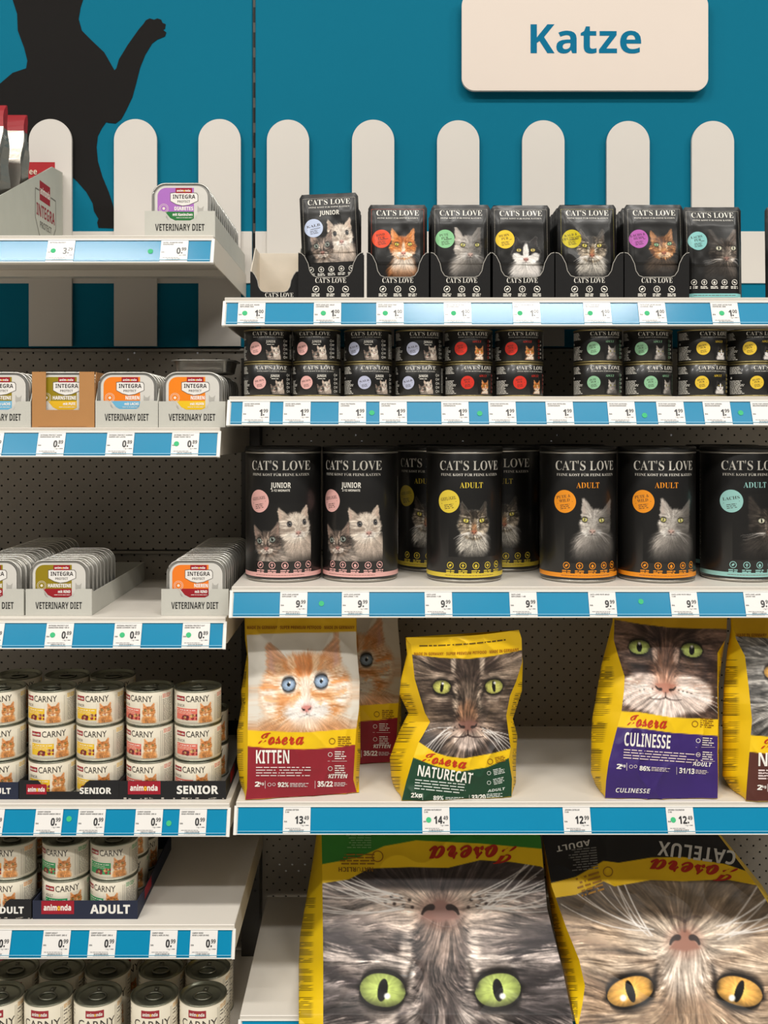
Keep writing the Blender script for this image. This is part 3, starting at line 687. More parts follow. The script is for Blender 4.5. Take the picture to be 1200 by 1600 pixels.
# price tags
INK = K(30, 30, 32); GREEN = K(64, 186, 124)
def price_tag(k, px, price, l1, l2, label, dot=None, w=.0428):
    zd = Z(k); u0 = PX(px, 0)
    o = (u0, -.003, zd - .046); mm = .001; M0 = plane((0, 0, 0), (1, 0, 0), RU)
    b = MB(); b.prism(M0, [(0, .0018), (w, .0018), (w, .0402), (0, .0402)], .0004, K(232, 229, 225), w0=.0008)
    M = lambda u, v, q=0.: M0(np.asarray(u) * mm, np.asarray(v) * mm, .0012 + q)
    b.text(M, l1, 3, 35.2, 2.0, INK, 'i', 'l', sx=1.05); b.text(M, l2, 3, 32, 2.0, INK, 'i', 'l', sx=1.05)
    e, c = price.split('.')
    b.text(M, e, 31.5, 16, 10.8, INK, 'h', 'r', sx=.78); b.rect(M, 32.4, 34.6, 16.4, 18.8, INK, 2)
    b.text(M, c, 33, 21.6, 5.8, INK, 'b', 'l', sx=.82)
    b.text(M, 'Stk', 1.6, 18, 2.2, INK, 'b', 'l'); b.text(M, '1 kg =', 28, 12.6, 1.9, K(90, 90, 94), 'r', 'l')
    b.greek(M, 35.5, 41, 12.4, 14.6, 1, K(90, 90, 94), seed=px)
    b.greek(M, 4, 33, 8.4, 10, 1, K(120, 120, 122), seed=px + 1); R = random.Random(px)
    u = 10.
    while u < 32:
        q = R.uniform(.3, 1.0); b.rect(M, u, u + q, 5, 7.6, K(96, 96, 100), 2); u += q + R.uniform(.3, .9)
    b.greek(M, 9, 34, 3.2, 4.4, 1, K(140, 140, 142), seed=px + 2)
    t = b.build('price_tag', M_TAG, loc=o); tag(t, label, 'price tag', 'price tags in the shelf rails')
    if dot is not None:
        d = MB(); d.disc(M, dot - px, 21.5, 4.1, GREEN, 3); dd = d.build('green_dot', M_CARD, t); dd['label'] = 'round green sticker'
def rail_dot(k, px, py, label):
    zd = Z(k); v = ((670 - py) / 1000 + EYE - (zd - .046)) / math.cos(TILT)
    M = plane((0, 0, 0), (1, 0, 0), RU); b = MB(); b.disc(M, 0, 0, .0042, GREEN, 0)
    n = np.cross((1, 0, 0), RU)
    o = b.build('green_sticker', M_CARD, loc=tuple(np.array([PX(px, 0), -.003, zd - .046]) + RU * v + n * .0006)); tag(o, label, 'sticker', 'round green stickers on the rails')

T = price_tag
T('L1', 72, '3.29', 'INTEGRA PROTECT', '', 'price tag reading 3.29 half lost in lamp glare below the sloped display box', 82)
T('L1', 250, '0.99', 'INTEG. DIABETES RIND', 'KANINCHEN', 'price tag reading 0.99 below the purple-labelled tray')
rail_dot('L1', 234, 392, 'green sticker on the blue rail beside the top tray\'s price tag')
T('L2', -40, '0.89', 'INTEGRA PROTECT HARN', '', 'price tag reading 0.89 cut off by the picture edge, second shelf of trays')
T('L2', 57, '0.89', 'INTEGRA PROTECT HARN', 'HARNSTEINE MIT PUTE', 'price tag reading 0.89 below the brown carton')
T('L2', 165, '0.89', 'INTEGRA PROTECT NIEREN', 'NIEREN MIT LACHS', 'price tag reading 0.89 below the orange and blue labelled carton')
T('L2', 267, '0.89', 'INTEGRA PROTECT CAT', 'NIERE HUHN 100 G', 'price tag reading 0.89 below the carton with an upturned tray on top', 275)
T('L3', -39, '0.89', 'INTEGRA PROTECT', '', 'price tag reading 0.89 cut off by the picture edge, third shelf of trays')
T('L3', 70, '0.89', 'INTEGRA PROTECT CAT', 'HARNSTEIN RIND 100 G', 'price tag reading 0.89 below the olive-labelled tray carton', 81)
T('L3', 177, '0.89', 'INTEGRA PROTECT CAT', 'NIERE SCHWEIN 100 G', 'price tag reading 0.89 below the bare stretch of shelf', 190)
T('L3', 284, '0.89', 'INTEGRA PROTECT CAT', 'NIERE RIND 100 G', 'price tag reading 0.89 below the single orange and red labelled carton', 294)
T('L4', -39, '0.99', 'CARNY ADULT', '', 'price tag cut off by the picture edge below the navy tray of stacked cans')
T('L4', 53, '0.99', 'CARNY SENIOR', 'RIND+HUHN+KAESE 200 G', 'price tag reading 0.99 below the first yellow-labelled can column')
T('L4', 120, '0.99', 'CARNY SENIOR', 'RIND+HUHN+KAESE 200 G', 'price tag reading 0.99 below the second yellow-labelled can column')
T('L4', 210, '0.99', 'CARNY SENIOR', 'RIND+PUTENH. 200 G', 'price tag reading 0.99 below the first pink-labelled can column')
T('L4', 279, '0.99', 'CARNY SENIOR', 'RIND+PUTENH. 200 G', 'price tag reading 0.99 below the last pink-labelled can column')
rail_dot('L4', 106, 1282, 'green sticker between the tags below the yellow-labelled cans')
rail_dot('L4', 263, 1288, 'green sticker between the tags below the pink-labelled cans')
T('L5', -28, '0.99', 'CARNY ADULT', '', 'price tag cut off by the picture edge below the torn black tray')
T('L5', 65, '0.99', 'CARNY ADULT', 'RIND+PUTE+GART. 200 G', 'price tag reading 0.99 below the front of the navy tray')
T('L5', 137, '0.99', 'CARNY ADULT', 'RIND+PUTE+GART. 200 G', 'price tag reading 0.99 below the lettered end of the navy tray')
T('L5', 233, '0.99', 'CARNY RIND', 'RIND & HER IN PAS.', 'price tag reading 0.99 below the empty shelf, beside the navy tray')
T('L5', 296, '0.99', 'CARNY RIND', 'RIND & HER IN PAS.', 'price tag reading 0.99 below the empty shelf, at the shelf\'s end')
q = 'price tag reading 1.00 below the '
for px, d, l1, l2, w in ((371, 382, 'CATS LOVE JUN. HUHN', 'GEFLUEGEL 85G', q + 'empty display box'), (490, 505, 'CATS LOVE JUN. KALB', 'LACHSOEL 85G', q + 'lavender-dotted kitten pouch'),
                         (588, 602, 'CATS LOVE RIND PUR', 'DISTELOEL 85G', q + 'red-dotted ginger cat pouch'), (694, 709, 'CATS LOVE PUTE PUR', 'LACHSOEL 85G', 'price tag washed out by glare below the green-dotted pouch'),
                         (802, 813, 'CATS LOVE HUHN PUR', '85G', 'price tag washed out by glare below the yellow-dotted black and white cat'), (913, 923, 'CATS LOVE KALB', 'TRUTHAHN 85G', q + 'tabby pouch with a mustard dot'),
                         (999, 1012, 'CATS LOVE LACHS HUHN', 'LACHSOEL 85G', q + 'purple-dotted pouch'), (1113, 1129, 'CATS LOVE LACHS PUR', 'DISTELOEL 85G', q + 'unboxed teal-dotted pouch')):
    T('R1', px, '1.00', l1, l2, w, d)
q = 'price tag reading 1.99 below the '
for px, l1, l2, w in ((378, 'HUHN GEFLUEGEL', 'DISTELOEL', 'first pink-dotted can column'), (442, 'HUHN GEFLUEGEL', 'DISTELOEL', 'second pink-dotted can column'), (529, 'KALB TRUTHAHN', 'LACHSOEL', 'first lavender-dotted can column'),
                      (593, 'KALB TRUTHAHN', 'LACHSOEL', 'second lavender-dotted can column'), (690, 'RIND PUR DISTELOEL', 'LOEWENZAHN', 'first red-dotted can column'), (764, 'RIND PUR DISTELOEL', 'LOEWENZAHN', 'second red-dotted can column'),
                      (854, 'RIND PUR DISTELOEL', 'LOEWENZAHN', 'gap among the flat black cans'), (951, 'PUTE PUR LACHSOEL', 'KATZENGAMANDER', 'first green-dotted can column'), (1028, 'PUTE PUR LACHSOEL', 'KATZENGAMANDER', 'second green-dotted can column'),
                      (1101, 'HUHN PUR LEINOEL', 'BRUNNENKRESSE', 'first yellow-dotted can column'), (1176, 'HUHN PUR LEINOEL', 'BRUNNENKRESSE', 'last yellow-dotted can column')):
    T('R2', px, '1.99', l1, l2, q + w)
rail_dot('R2', 581, 645, 'green sticker below the lavender-dotted cans')
rail_dot('R2', 750, 646, 'green sticker below the red-dotted cans')
rail_dot('R2', 1008, 649, 'green sticker below the green-dotted cans')
rail_dot('R2', 1159, 645, 'green sticker below the yellow-dotted cans')
q = 'price tag reading 9.99 below the '
for px, l1, l2, w in ((437, 'CATS LOVE JUNIOR', 'GEFLUEGEL 1 KG', 'first pink-banded canister'), (534, 'CATS LOVE JUNIOR', 'GEFLUEGEL 1 KG', 'second pink-banded canister'), (664, 'CATS LOVE', 'GEFLUEGEL 1 KG', 'front yellow-banded canister'),
                      (797, 'CATS LOVE', 'GEFLUEGEL 1 KG', 'gap beside the yellow-banded canisters'), (921, 'CATS LOVE PUTE WILD', '1 KG', 'first orange-banded canister'), (1049, 'CATS LOVE PUTE WILD', '1 KG', 'second orange-banded canister'), (1165, 'CATS LOVE LACHS', 'LACHS 1KG', 'teal-banded canister')):
    T('R3', px, '9.99', l1, l2, q + w)
rail_dot('R3', 502, 944, 'green sticker below the pink-banded canisters')
rail_dot('R3', 1003, 941, 'green sticker below the orange-banded canisters')
T('R4', 442, '13.49', 'JOSERA KITTEN', '2 KG', 'price tag reading 13.49 below the red and white kitten bag')
T('R4', 660, '14.49', 'JOSERA NATURECAT', '2 KG', 'price tag reading 14.49 below the green tabby cat bag', 670)
T('R4', 881, '12.99', 'JOSERA CATELUX', '2 KG', 'price tag reading 12.99 in the rail stretch before the purple bag')
T('R4', 1043, '12.49', 'JOSERA CULINESSE', '2 KG', 'price tag reading 12.49 below the purple bag', 1053)
# ---------------------------------------------------------------- cans, canisters
def clip_cat(kind, w, h, ext, **k): return small(kind, w, h, ext, **k)
PINK, LAV, RED, GRN, YEL, ORA, TEA, PUR, MUS = K(232, 178, 172), K(186, 190, 214), K(214, 52, 38), K(142, 192, 152), K(232, 196, 60), K(240, 150, 36), K(150, 200, 194), K(176, 92, 168), K(200, 174, 36)
PORT = {}
def portrait(kind, w, h, **k):
    """Cached dark-ground picture, cropped to the box asked for."""
    key = (kind, w, h, str(k))
    if key not in PORT:
        d = dict(k)
        PORT[key] = small(kind, w, h, d.pop('ext'), **d)
    return PORT[key]
def icon(b, M, u, v, r, col, k, lay=2):
    b.ring(M, u, v, r, r * .2, col, lay, 20)
    if k == 0: b.disc(M, u, v, r * .5, col, lay, 10, ry=r * .3, rot=.7)
    elif k == 1: b.rect(M, u - r * .12, u + r * .12, v - r * .55, v + r * .5, col, lay); b.rect(M, u - r * .4, u + r * .4, v - r * .05, v + r * .2, col, lay)
    elif k == 2: b.disc(M, u, v - r * .1, r * .38, col, lay, 10, ry=r * .48)
    elif k == 3: b.rect(M, u - r * .45, u + r * .45, v - r * .14, v + r * .14, col, lay); b.rect(M, u - r * .14, u + r * .14, v - r * .45, v + r * .45, col, lay)
    else: b.disc(M, u, v, r * .55, col, lay, 8, ry=r * .26, rot=-.5)
    b.greek(M, u - r * 1.3, u + r * 1.3, v - r * 2.3, v - r * 1.25, 2, col, lay, seed=int(u * 1000) + 7, rag=.1, th=.6)
def disc_badge(b, M, u, v, r, col, word, word2=None, lay=3, ink=(60, 50, 46)):
    ik = K(*ink); b.disc(M, u, v, r, col, lay, 40, k=8)
    rot = .16
    if word2:
        b.text(M, word, u - r * .1, v + r * .3, r * .25, ik, 's', rot=rot, lay=lay + 1); b.text(M, word2, u, v - r * .04, r * .25, ik, 's', rot=rot, lay=lay + 1)
    else:
        b.text(M, word, u, v + r * .12, r * .27, ik, 's', rot=rot, lay=lay + 1, fit=r * 1.45)
    c, n = math.cos(rot), math.sin(rot)
    b.poly(M, [(u + x * c - y * n, v + x * n + y * c) for x, y in ((-r * .7, -r * .12), (r * .7, -r * .12), (r * .7, -r * .07), (-r * .7, -r * .07))], ik, lay + 1)
    b.greek(M, u - r * .42, u + r * .5, v - r * .74, v - r * .28, 3, ik, lay + 1, seed=3, th=.34, rot=rot)
CREAMY = K(232, 228, 218)
def brand(b, M, u, v, w, h, sub=True, lay=2, col=CREAMY):
    b.text(M, "CAT'S LOVE", u, v, h, col, 's', fit=w, lay=lay)
    if sub: b.text(M, 'FEINE KOST FÜR FEINE KATZEN', u, v - h * .62, h * .27, col, 's', fit=w * .96, lay=lay)

def can_body(b, R, H, col, n=72):
    b.lathe([(R - .0006, .0015), (R, .0022), (R, H - .0022), (R - .0006, H - .0015)], n, col, 0, True, cap=False)
def ring_prof(r, z, t): return [(r + t * math.cos(a), z + t * math.sin(a)) for a in np.linspace(-math.pi * .5, math.pi * .5, 7)]
def pull_tab(b, z, R, col):
    """Ring-pull lying on the lid, its nose at the rim."""
    pts = [(.36 * R * math.cos(a), -.1 * R + .36 * R * .8 * math.sin(a), z + .0016) for a in np.linspace(0, 2 * math.pi, 21)[:-1]]
    b.tube(pts, .0016, col, 6, 0, True)
    b.box(-.1 * R, .1 * R, .15 * R, .62 * R, z + .0004, z + .0022, col, ch=.0006)
    b.lathe([(.07 * R, z + .002), (.06 * R, z + .0032)], 12, col, ctr=(0, .42 * R))
def make_lid(b, z, R, col, depth=.0022):
    b.lathe([(R - .0002, z - .001), (R + .0007, z), (R + .0006, z + .0014), (R - .0006, z + .0018), (R - .0016, z + .001), (R - .002, z - depth), (R * .84, z - depth), (R * .82, z - depth + .0008), (R * .72, z - depth + .0008), (R * .7, z - depth), (.0001, z - depth)], 64, col, 0, True, cap=False)

def flat_can(word, word2, dcol, kind, junior):
    t = thing('flat_can', 'x', 'can'); R, H = .0383, .0525; M = cyl(R); mm = .001
    b = MB(); can_body(b, R, H, BLACK)
    m = lambda u, v, w=0.: M(np.asarray(u) * mm, np.asarray(v) * mm, w)
    brand(b, m, 8, 42.5, 52, 5.8)
    disc_badge(b, m, -13, 22, 10.5, dcol, word, word2)
    if junior: b.text(m, 'JUNIOR', 12, 30.5, 4, CREAMY, 'b', fit=15); b.greek(m, 6, 18, 26.8, 29, 1, CREAMY)
    else: b.text(m, 'ADULT', 13, 31, 3.4, dcol, 's', fit=15)
    if kind == 'kittens': im = portrait('kittens', 44, 36, ext=(-3.4, 3.4, -3.4, 2.1), at=(.9, .1, .95, .1, .3), at2=(-1.6, -1.3, .75, .1, -.1))
    else: im = portrait(kind, 40, 40, ext=(-2.9, 2.9, -3.4, 2.4), at=(.2, 0, .9, 0, .2))
    b.patch(m, im, 4, 29, 4, 27, 1)
    for k in range(5): b.ring(m, 36, 34 - k * 6.4, 2.1, .5, CREAMY if junior else dcol, 2, 14); b.greek(m, 39, 43, 32.4 - k * 6.4, 35.6 - k * 6.4, 2, CREAMY, seed=k)
    b.greek(m, -60, -34, 36, 48, 6, CREAMY, seed=2); b.greek(m, -60, -32, 4, 26, 11, CREAMY, seed=5)
    b.greek(m, 50, 78, 6, 46, 16, CREAMY, seed=8); b.disc(m, -56, 30, 1.8, CREAMY, 2, 10)
    b.build('label', M_PRINT, t)
    g = K(150, 136, 92)
    b = MB(); make_lid(b, H - .0014, R, g); lid = b.build('lid', M_TIN, t)
    b = MB(); pull_tab(b, H - .0036, R, g); b.build('pull_tab', M_TIN, lid)
    b = MB(); b.lathe([(R - .004, .0006), (R + .0004, 0), (R + .0009, .0012), (R - .0004, .0026)], 64, g); b.build('bottom_rim', M_TIN, t)
    return t, R, H
FC = {'pink': flat_can('HUHN', None, PINK, 'kittens', True), 'lavender': flat_can('KALB', None, LAV, 'kittens', True), 'red': flat_can('RIND', 'PUR', RED, 'ginger', False),
      'green': flat_can('PUTE', 'PUR', GRN, 'white', False), 'yellow': flat_can('HUHN', 'PUR', YEL, 'blackwhite', False)}
used = set()
def place(proto, key, loc, label, group, rz=0.):
    """The first time the thing itself moves to its place, after that a copy does."""
    if key not in used:
        used.add(key); proto.location = loc; proto.rotation_euler = (0, 0, rz); proto['label'] = label
        if group: proto['group'] = group
        return proto
    return dup(proto, loc, label, group, (0, 0, rz))
cols = [('pink', 419, -8, 6, 'first'), ('pink', 495, -20, -4, 'second'), ('lavender', 575, -22, 15, 'first'), ('lavender', 655, 2, -14, 'second'), ('red', 732, -6, 16, 'first'), ('red', 811, -10, 18, 'second'),
        ('green', 934, -4, -3, 'first'), ('green', 1012, -14, 16, 'second'), ('yellow', 1097, 6, 2, 'first'), ('yellow', 1174, -6, 16, 'second')]
for k, px, ru, rl, nth in cols:
    pr, R, H = FC[k]
    for lev, rot in ((0, rl), (1, ru)):
        Yc = .014 + R + .006 + .004 * math.sin(px)
        cat = {'pink': 'two kittens', 'lavender': 'two kittens', 'red': 'a ginger cat', 'green': 'a white cat', 'yellow': 'a black and white cat'}[k]
        place(pr, k, (PX(px, Yc), Yc, Z('R2') + .0003 + lev * (H + .0016)), '%s flat can in the %s %s-dotted column, black with %s' % ('top' if lev else 'bottom', nth, k, cat), 'flat black cans two high', math.radians(rot * .75))

def canister(word, word2, dcol, kind, junior):
    t = thing('food_canister', 'x', 'canister'); R, H = .0628, .2105; M = cyl(R); mm = .001
    m = lambda u, v, w=0.: M(np.asarray(u) * mm, np.asarray(v) * mm, w)
    b = MB(); b.lathe([(R - .0005, .005), (R, .006), (R, H - .003), (R - .0004, H - .002)], 96, BLACK, cap=False)
    brand(b, m, 1, 181.5, 106, 15)
    if junior:
        b.text(m, 'JUNIOR', 2, 153, 8.6, CREAMY, 'b', fit=33); b.text(m, '2-12 MONATE', 2, 147, 3.6, CREAMY, 'b', fit=30)
        im = portrait('kittens', 120, 110, ext=(-3.8, 3.6, -3.7, 3.1), at=(1.4, .75, .95, .1, .35), at2=(-1.9, -1.2, .85, .12, -.2)); b.patch(m, im, -48, 56, 34, 128, 1)
    else:
        b.text(m, 'ADULT', 2, 153, 9, dcol, 's', fit=38)
        if kind == 'coon': im = portrait('coon', 110, 120, ext=(-3.2, 3.2, -4.4, 2.5)); b.patch(m, im, -36, 48, 42, 134, 1)
        elif kind == 'white': im = portrait('white', 120, 140, ext=(-3.2, 3.2, -5.2, 2.9), at=(.3, 0, 1, -.06, -.5)); b.patch(m, im, -36, 62, 32, 140, 1)
        else: im = portrait('tabby', 120, 140, ext=(-3.2, 3.0, -4.6, 3.2), at=(.2, 0, 1, 0, .55)); b.patch(m, im, -34, 64, 36, 144, 1)
    disc_badge(b, m, -36, 131, 18.5, dcol, word, word2)
    for k in range(5): icon(b, m, (-33, -12, 9, 30, 50)[k], 28, 5.6, dcol, k)
    b.rect(m, -197, 197, 8.5, 15.5, dcol, 2, 96); b.greek(m, -42, 42, 11.2, 12.8, 1, K(120, 84, 70), 3, seed=1, rag=0)
    b.greek(m, 104, 140, 40, 170, 44, CREAMY, seed=4); b.greek(m, -144, -104, 30, 180, 50, CREAMY, seed=9)
    b.build('label', M_PRINT, t)
    b = MB(); b.lathe([(R - .006, 0), (R - .0015, .0008), (R - .0008, .0052)], 72, K(176, 172, 164)); b.build('base', M_TIN, t)
    b = MB(); b.lathe([(R - .001, H - .003), (R + .0006, H - .0018), (R + .0006, H), (R - .001, H + .001)], 72, K(196, 192, 184)); rim = b.build('metal_rim', M_TIN, t)
    b = MB(); b.lathe([(R - .002, H + .0005), (R + .0008, H + .0012), (R + .0008, H + .0075), (R - .0008, H + .009), (R - .004, H + .009), (R - .005, H + .007), (.0001, H + .007)], 72, K(22, 21, 20), cap=False); b.build('plastic_lid', M_BPLASTIC, t)
    return t, R
CN = {'pink': canister('GEFLÜGEL', None, PINK, 'kittens', True), 'yellow': canister('GEFLÜGEL', None, K(226, 200, 66), 'coon', False), 'orange': canister('PUTE &', 'WILD', ORA, 'white', False), 'teal': canister('LACHS', None, TEA, 'tabby', False)}
for k, px, yf, rot, lab in (('pink', 443, .050, -1, 'black canister with two kittens and pink band, front, at the end of the shelf'), ('pink', 563, .052, -15, 'black canister with two kittens and pink band, beside the yellow-banded ones'),
                            ('yellow', 725.5, .046, 4, 'black canister with a long-haired tabby and yellow band, standing in front of its two neighbours'), ('yellow', 676, .172, -18, 'black canister with yellow band half hidden, showing mainly its dot'),
                            ('yellow', 787, .175, -12, 'black canister with yellow band half hidden, showing the side of a tabby face'), ('orange', 903, .044, 2, 'black canister with a white cat and orange band, first of two'), ('orange', 1025.5, .043, -2, 'black canister with a white cat and orange band, beside the teal one'),
                            ('orange', 890, .22, 12, 'black canister behind the first orange-banded one, a sliver of orange band in view'), ('teal', 1155, .053, 2, 'black canister with a grey tabby and teal band, cut by the picture edge'), ('teal', 1128, .20, 5, 'black canister standing behind the teal-banded one, seen through the gap')):
    pr, R = CN[k]; Yc = yf + R
    place(pr, 'c' + k, (PX(px, Yc), Yc, Z('R3') + .0003), lab, 'large black canisters', math.radians(rot))

# cream cans
CREAM = K(234, 226, 206); MEAT = K(116, 36, 38)
ANI = K(158, 26, 44)
def ani_box(b, M, u0, u1, v0, v1, lay=2):
    b.rect(M, u0, u1, v0, v1, ANI, lay, 4); h = (v1 - v0)
    b.text(M, 'anim', u0 + (u1 - u0) * .48, v0 + h * .28, h * .42, K(244, 238, 230), 'h', 'r', lay=lay + 1, fit=(u1 - u0) * .41)
    b.text(M, 'o', u0 + (u1 - u0) * .49, v0 + h * .28, h * .42, K(250, 200, 60), 'h', 'l', lay=lay + 1, fit=(u1 - u0) * .09)
    b.text(M, 'nda', u0 + (u1 - u0) * .59, v0 + h * .28, h * .42, K(244, 238, 230), 'h', 'l', lay=lay + 1, fit=(u1 - u0) * .32)
def cream_can(col, word, H, tall=False):
    t = thing('food_can', 'x', 'can'); R = .0378; M = cyl(R); mm = .001; hh = H / mm
    m = lambda u, v, w=0.: M(np.asarray(u) * mm, np.asarray(v) * mm, w)
    b = MB(); can_body(b, R, H, CREAM); d = hh - 55
    if tall: ani_box(b, m, -15, 14, hh - 20, hh - 8); b.text(m, 'CARNY', 2, hh - 37, 13, K(60, 54, 48), 'r', fit=62); d -= 30
    else: ani_box(b, m, -36, -18, 39 + d, 46.5 + d); b.text(m, 'CARNY', 3, 38.2 + d, 9.6, K(58, 52, 46), 'r', fit=38)
    b.text(m, word, -35, 29.5 + d, 4.4, K(110, 104, 96), 't', 'l', fit=15 if word == 'ADULT' else 17)
    b.rect(m, -36, 9, 9 + d, 27.5 + d, col, 1, 12); b.greek(m, -34, 0, 23.4 + d, 26 + d, 1, K(250, 246, 238), 2, seed=2, th=.4, rag=0); b.greek(m, -34, -4, 18 + d, 23 + d, 2, K(246, 232, 210), 2, seed=3, th=.22)
    R_ = random.Random(5)
    for i in range(14): b.disc(m, -22 + R_.uniform(0, 26), 9.5 + d + R_.uniform(0, 8), R_.uniform(2.2, 3.4), K(R_.randint(96, 150), R_.randint(24, 44), R_.randint(34, 48)) if i % 5 else K(222, 180, 110), 3, 9, ry=R_.uniform(1.6, 2.6))
    im = small('orange', 46, 56, (-2.7, 2.7, -4.2, 2.4), (233, 224, 204), at=(0, 0, 1, 0, -.1)); b.patch(m, im, 3, 30, 4.5 + d, 37 + d, 4)
    b.greek(m, -34, 34, 1.8 + d * .0 + 3, 4.6 + 1.2, 1, K(120, 110, 100), 5, seed=6)
    for x in (33.5, 36.5): b.rect(m, x, x + .5, 6, hh - 8, K(120, 112, 100), 2)
    b.greek(m, 39, 60, 6, hh - 14, 17, K(110, 104, 96), 2, seed=4, th=.35); b.greek(m, 39, 60, hh - 13, hh - 6, 3, col, 2, seed=5, th=.5)
    b.greek(m, -62, -40, 6, hh - 6, 18, K(130, 122, 112), 2, seed=7, th=.35); b.greek(m, 66, 110, 6, hh - 6, 18, K(130, 122, 112), 2, seed=17, th=.35)
    b.build('label', M_PRINT, t)
    g = K(140, 142, 126)
    b = MB(); make_lid(b, H - .0014, R, g, .003); lid = b.build('lid', M_TIN, t)
    b = MB(); pull_tab(b, H - .0044, R, K(128, 128, 116)); b.build('pull_tab', M_TIN, lid)
    b = MB(); b.lathe([(R - .004, .0006), (R + .0004, 0), (R + .0009, .0012), (R - .0004, .0026)], 64, g); b.build('bottom_rim', M_TIN, t)
    return t, R, H
CC = {'yellow': cream_can(K(238, 194, 40), 'SENIOR', .0555), 'pink': cream_can(K(226, 116, 98), 'SENIOR', .0555), 'green': cream_can(K(52, 160, 96), 'ADULT', .0555), 'orange': cream_can(K(240, 160, 60), 'ADULT', .0555),
      'tall': cream_can(K(222, 170, 90), 'ADULT', .112, True)}
HC = .0555 + .0014
lev_name = ('bottom', 'middle', 'top')
for key, colr, px, nth, rots in (('L4', 'yellow', 3, 'cut off by the picture edge, yellow-labelled column', (4, 8, 10)), ('L4', 'yellow', 82.6, 'in the first full yellow-labelled column', (6, 15, -6)), ('L4', 'yellow', 156.8, 'in the second yellow-labelled column', (-2, -4, 2)),
                           ('L4', 'pink', 234.8, 'in the first pink-labelled column', (-12, -14, -16)), ('L4', 'pink', 309.3, 'in the last pink-labelled column', (-6, 4, 4))):
    pr, R, H = CC[colr]
    for lev in range(3):
        Yc = .034 + R + (0, .001, -.001)[lev]
        place(pr, 'k' + colr, (PX(px, .034 + R), Yc, Z('L4') + .0016 + lev * HC), 'cream can with ginger cat, %s can %s' % (lev_name[lev], nth), 'cream cans stacked three high', math.radians(rots[lev]))
    for lev in range(3 if px < 200 else 2):
        Yc = .034 + R * 3 + .004
        place(pr, 'k' + colr, (PX(px, .034 + R), Yc, Z('L4') + .0016 + lev * HC), 'cream can in the second row behind the three-high %s-labelled stacks' % colr, 'second row of %s-labelled cream cans' % colr, math.radians(25))
for colr, px, nth, rots in (('orange', 20, 'orange-labelled can column over the torn black tray', (-14, -12)), ('green', 104, 'first green-labelled can column', (14, -14)), ('green', 178.4, 'second green-labelled can column', (-16, 2))):
    pr, R, H = CC[colr]
    for lev in range(2):
        Yc = .036 + R
        place(pr, 'k' + colr, (PX(px, Yc), Yc, Z('L5') + .0016 + lev * HC), 'cream can with ginger cat, %s of the %s' % (('bottom', 'top')[lev], nth), 'cream cans stacked two high', math.radians(rots[lev]))
    for row in range(1, 3):
        for lev in range(2):
            Yc = .036 + R + row * (2 * R + .003)
            place(pr, 'k' + colr, (PX(px, .036 + R), Yc, Z('L5') + .0016 + lev * HC), 'cream can behind the two-high %s-labelled columns' % colr, 'rear rows of %s-labelled cream cans' % colr, math.radians(20 * row))
pr, R, H = CC['tall']
names = ['cut by the picture edge', 'second along', 'in the middle', 'beside the gap', 'last in line']
for row, (xs, who) in enumerate((((0, 76, 153, 241.5, 317.5), 'front row'), ((25, 97, 168.6, 252, 324.5), 'second row'), ((10, 110, 188, 259, 331), 'third row'))):
    for i, px in enumerate(xs):
        Yc = .024 + R + row * (2 * R + .004)
        place(pr, 'tall', (PX(px, Yc), Yc, Z('L6') + .0004), 'tall cream can with ring-pull lid, %s, %s' % (who, names[i]), 'tall cream cans on the lowest shelf', math.radians((6, -4, 8, 2, -5)[i] + 6 * row))
# ---------------------------------------------------------------- aluminium trays, grey and brown cartons, can trays
def rrect(w, h, r, n=7, z0=0.):
    """A rounded rectangle standing on z0, centred on x."""
    pts = []
    for cx, cz, a0 in ((w / 2 - r, z0 + r, -90), (w / 2 - r, z0 + h - r, 0), (-w / 2 + r, z0 + h - r, 90), (-w / 2 + r, z0 + r, 180)):
        pts += [(cx + r * math.cos(math.radians(a0 + 90. * k / n)), cz + r * math.sin(math.radians(a0 + 90. * k / n))) for k in range(n + 1)]
    return pts
SILV = K(206, 204, 198)
def alu_dish(b, w, h, r, d, col=SILV):
    """Flange in the plane y = 0 and a tapering, finely ribbed dish behind it."""
    rings = [(0, 0, 0), (.0014, 0, 0), (.0014, .0045, 0), (d * .92, .009, 1), (d, .0125, 0)]
    V, F = [], []; n = 0
    for y, ins, rib in rings:
        p = rrect(w - 2 * ins, h - 2 * ins, max(.004, r - ins), 9, ins); n = len(p)
        for k, (x, z) in enumerate(p): V.append((x * (1 + .006 * rib * (k % 2)), y, z))
    F += [(j * n + k, j * n + (k + 1) % n, (j + 1) * n + (k + 1) % n, (j + 1) * n + k) for j in range(len(rings) - 1) for k in range(n)]
    F.append(tuple((len(rings) - 1) * n + k for k in range(n)))
    b.add(V, F, col)
    # rolled edge of the flange
    p = rrect(w, h, r, 9); b.tube([(x, .0007, z) for x, z in p], .0013, col, 6, 0, True)
TW, TH, TD = .0925, .084, .0205
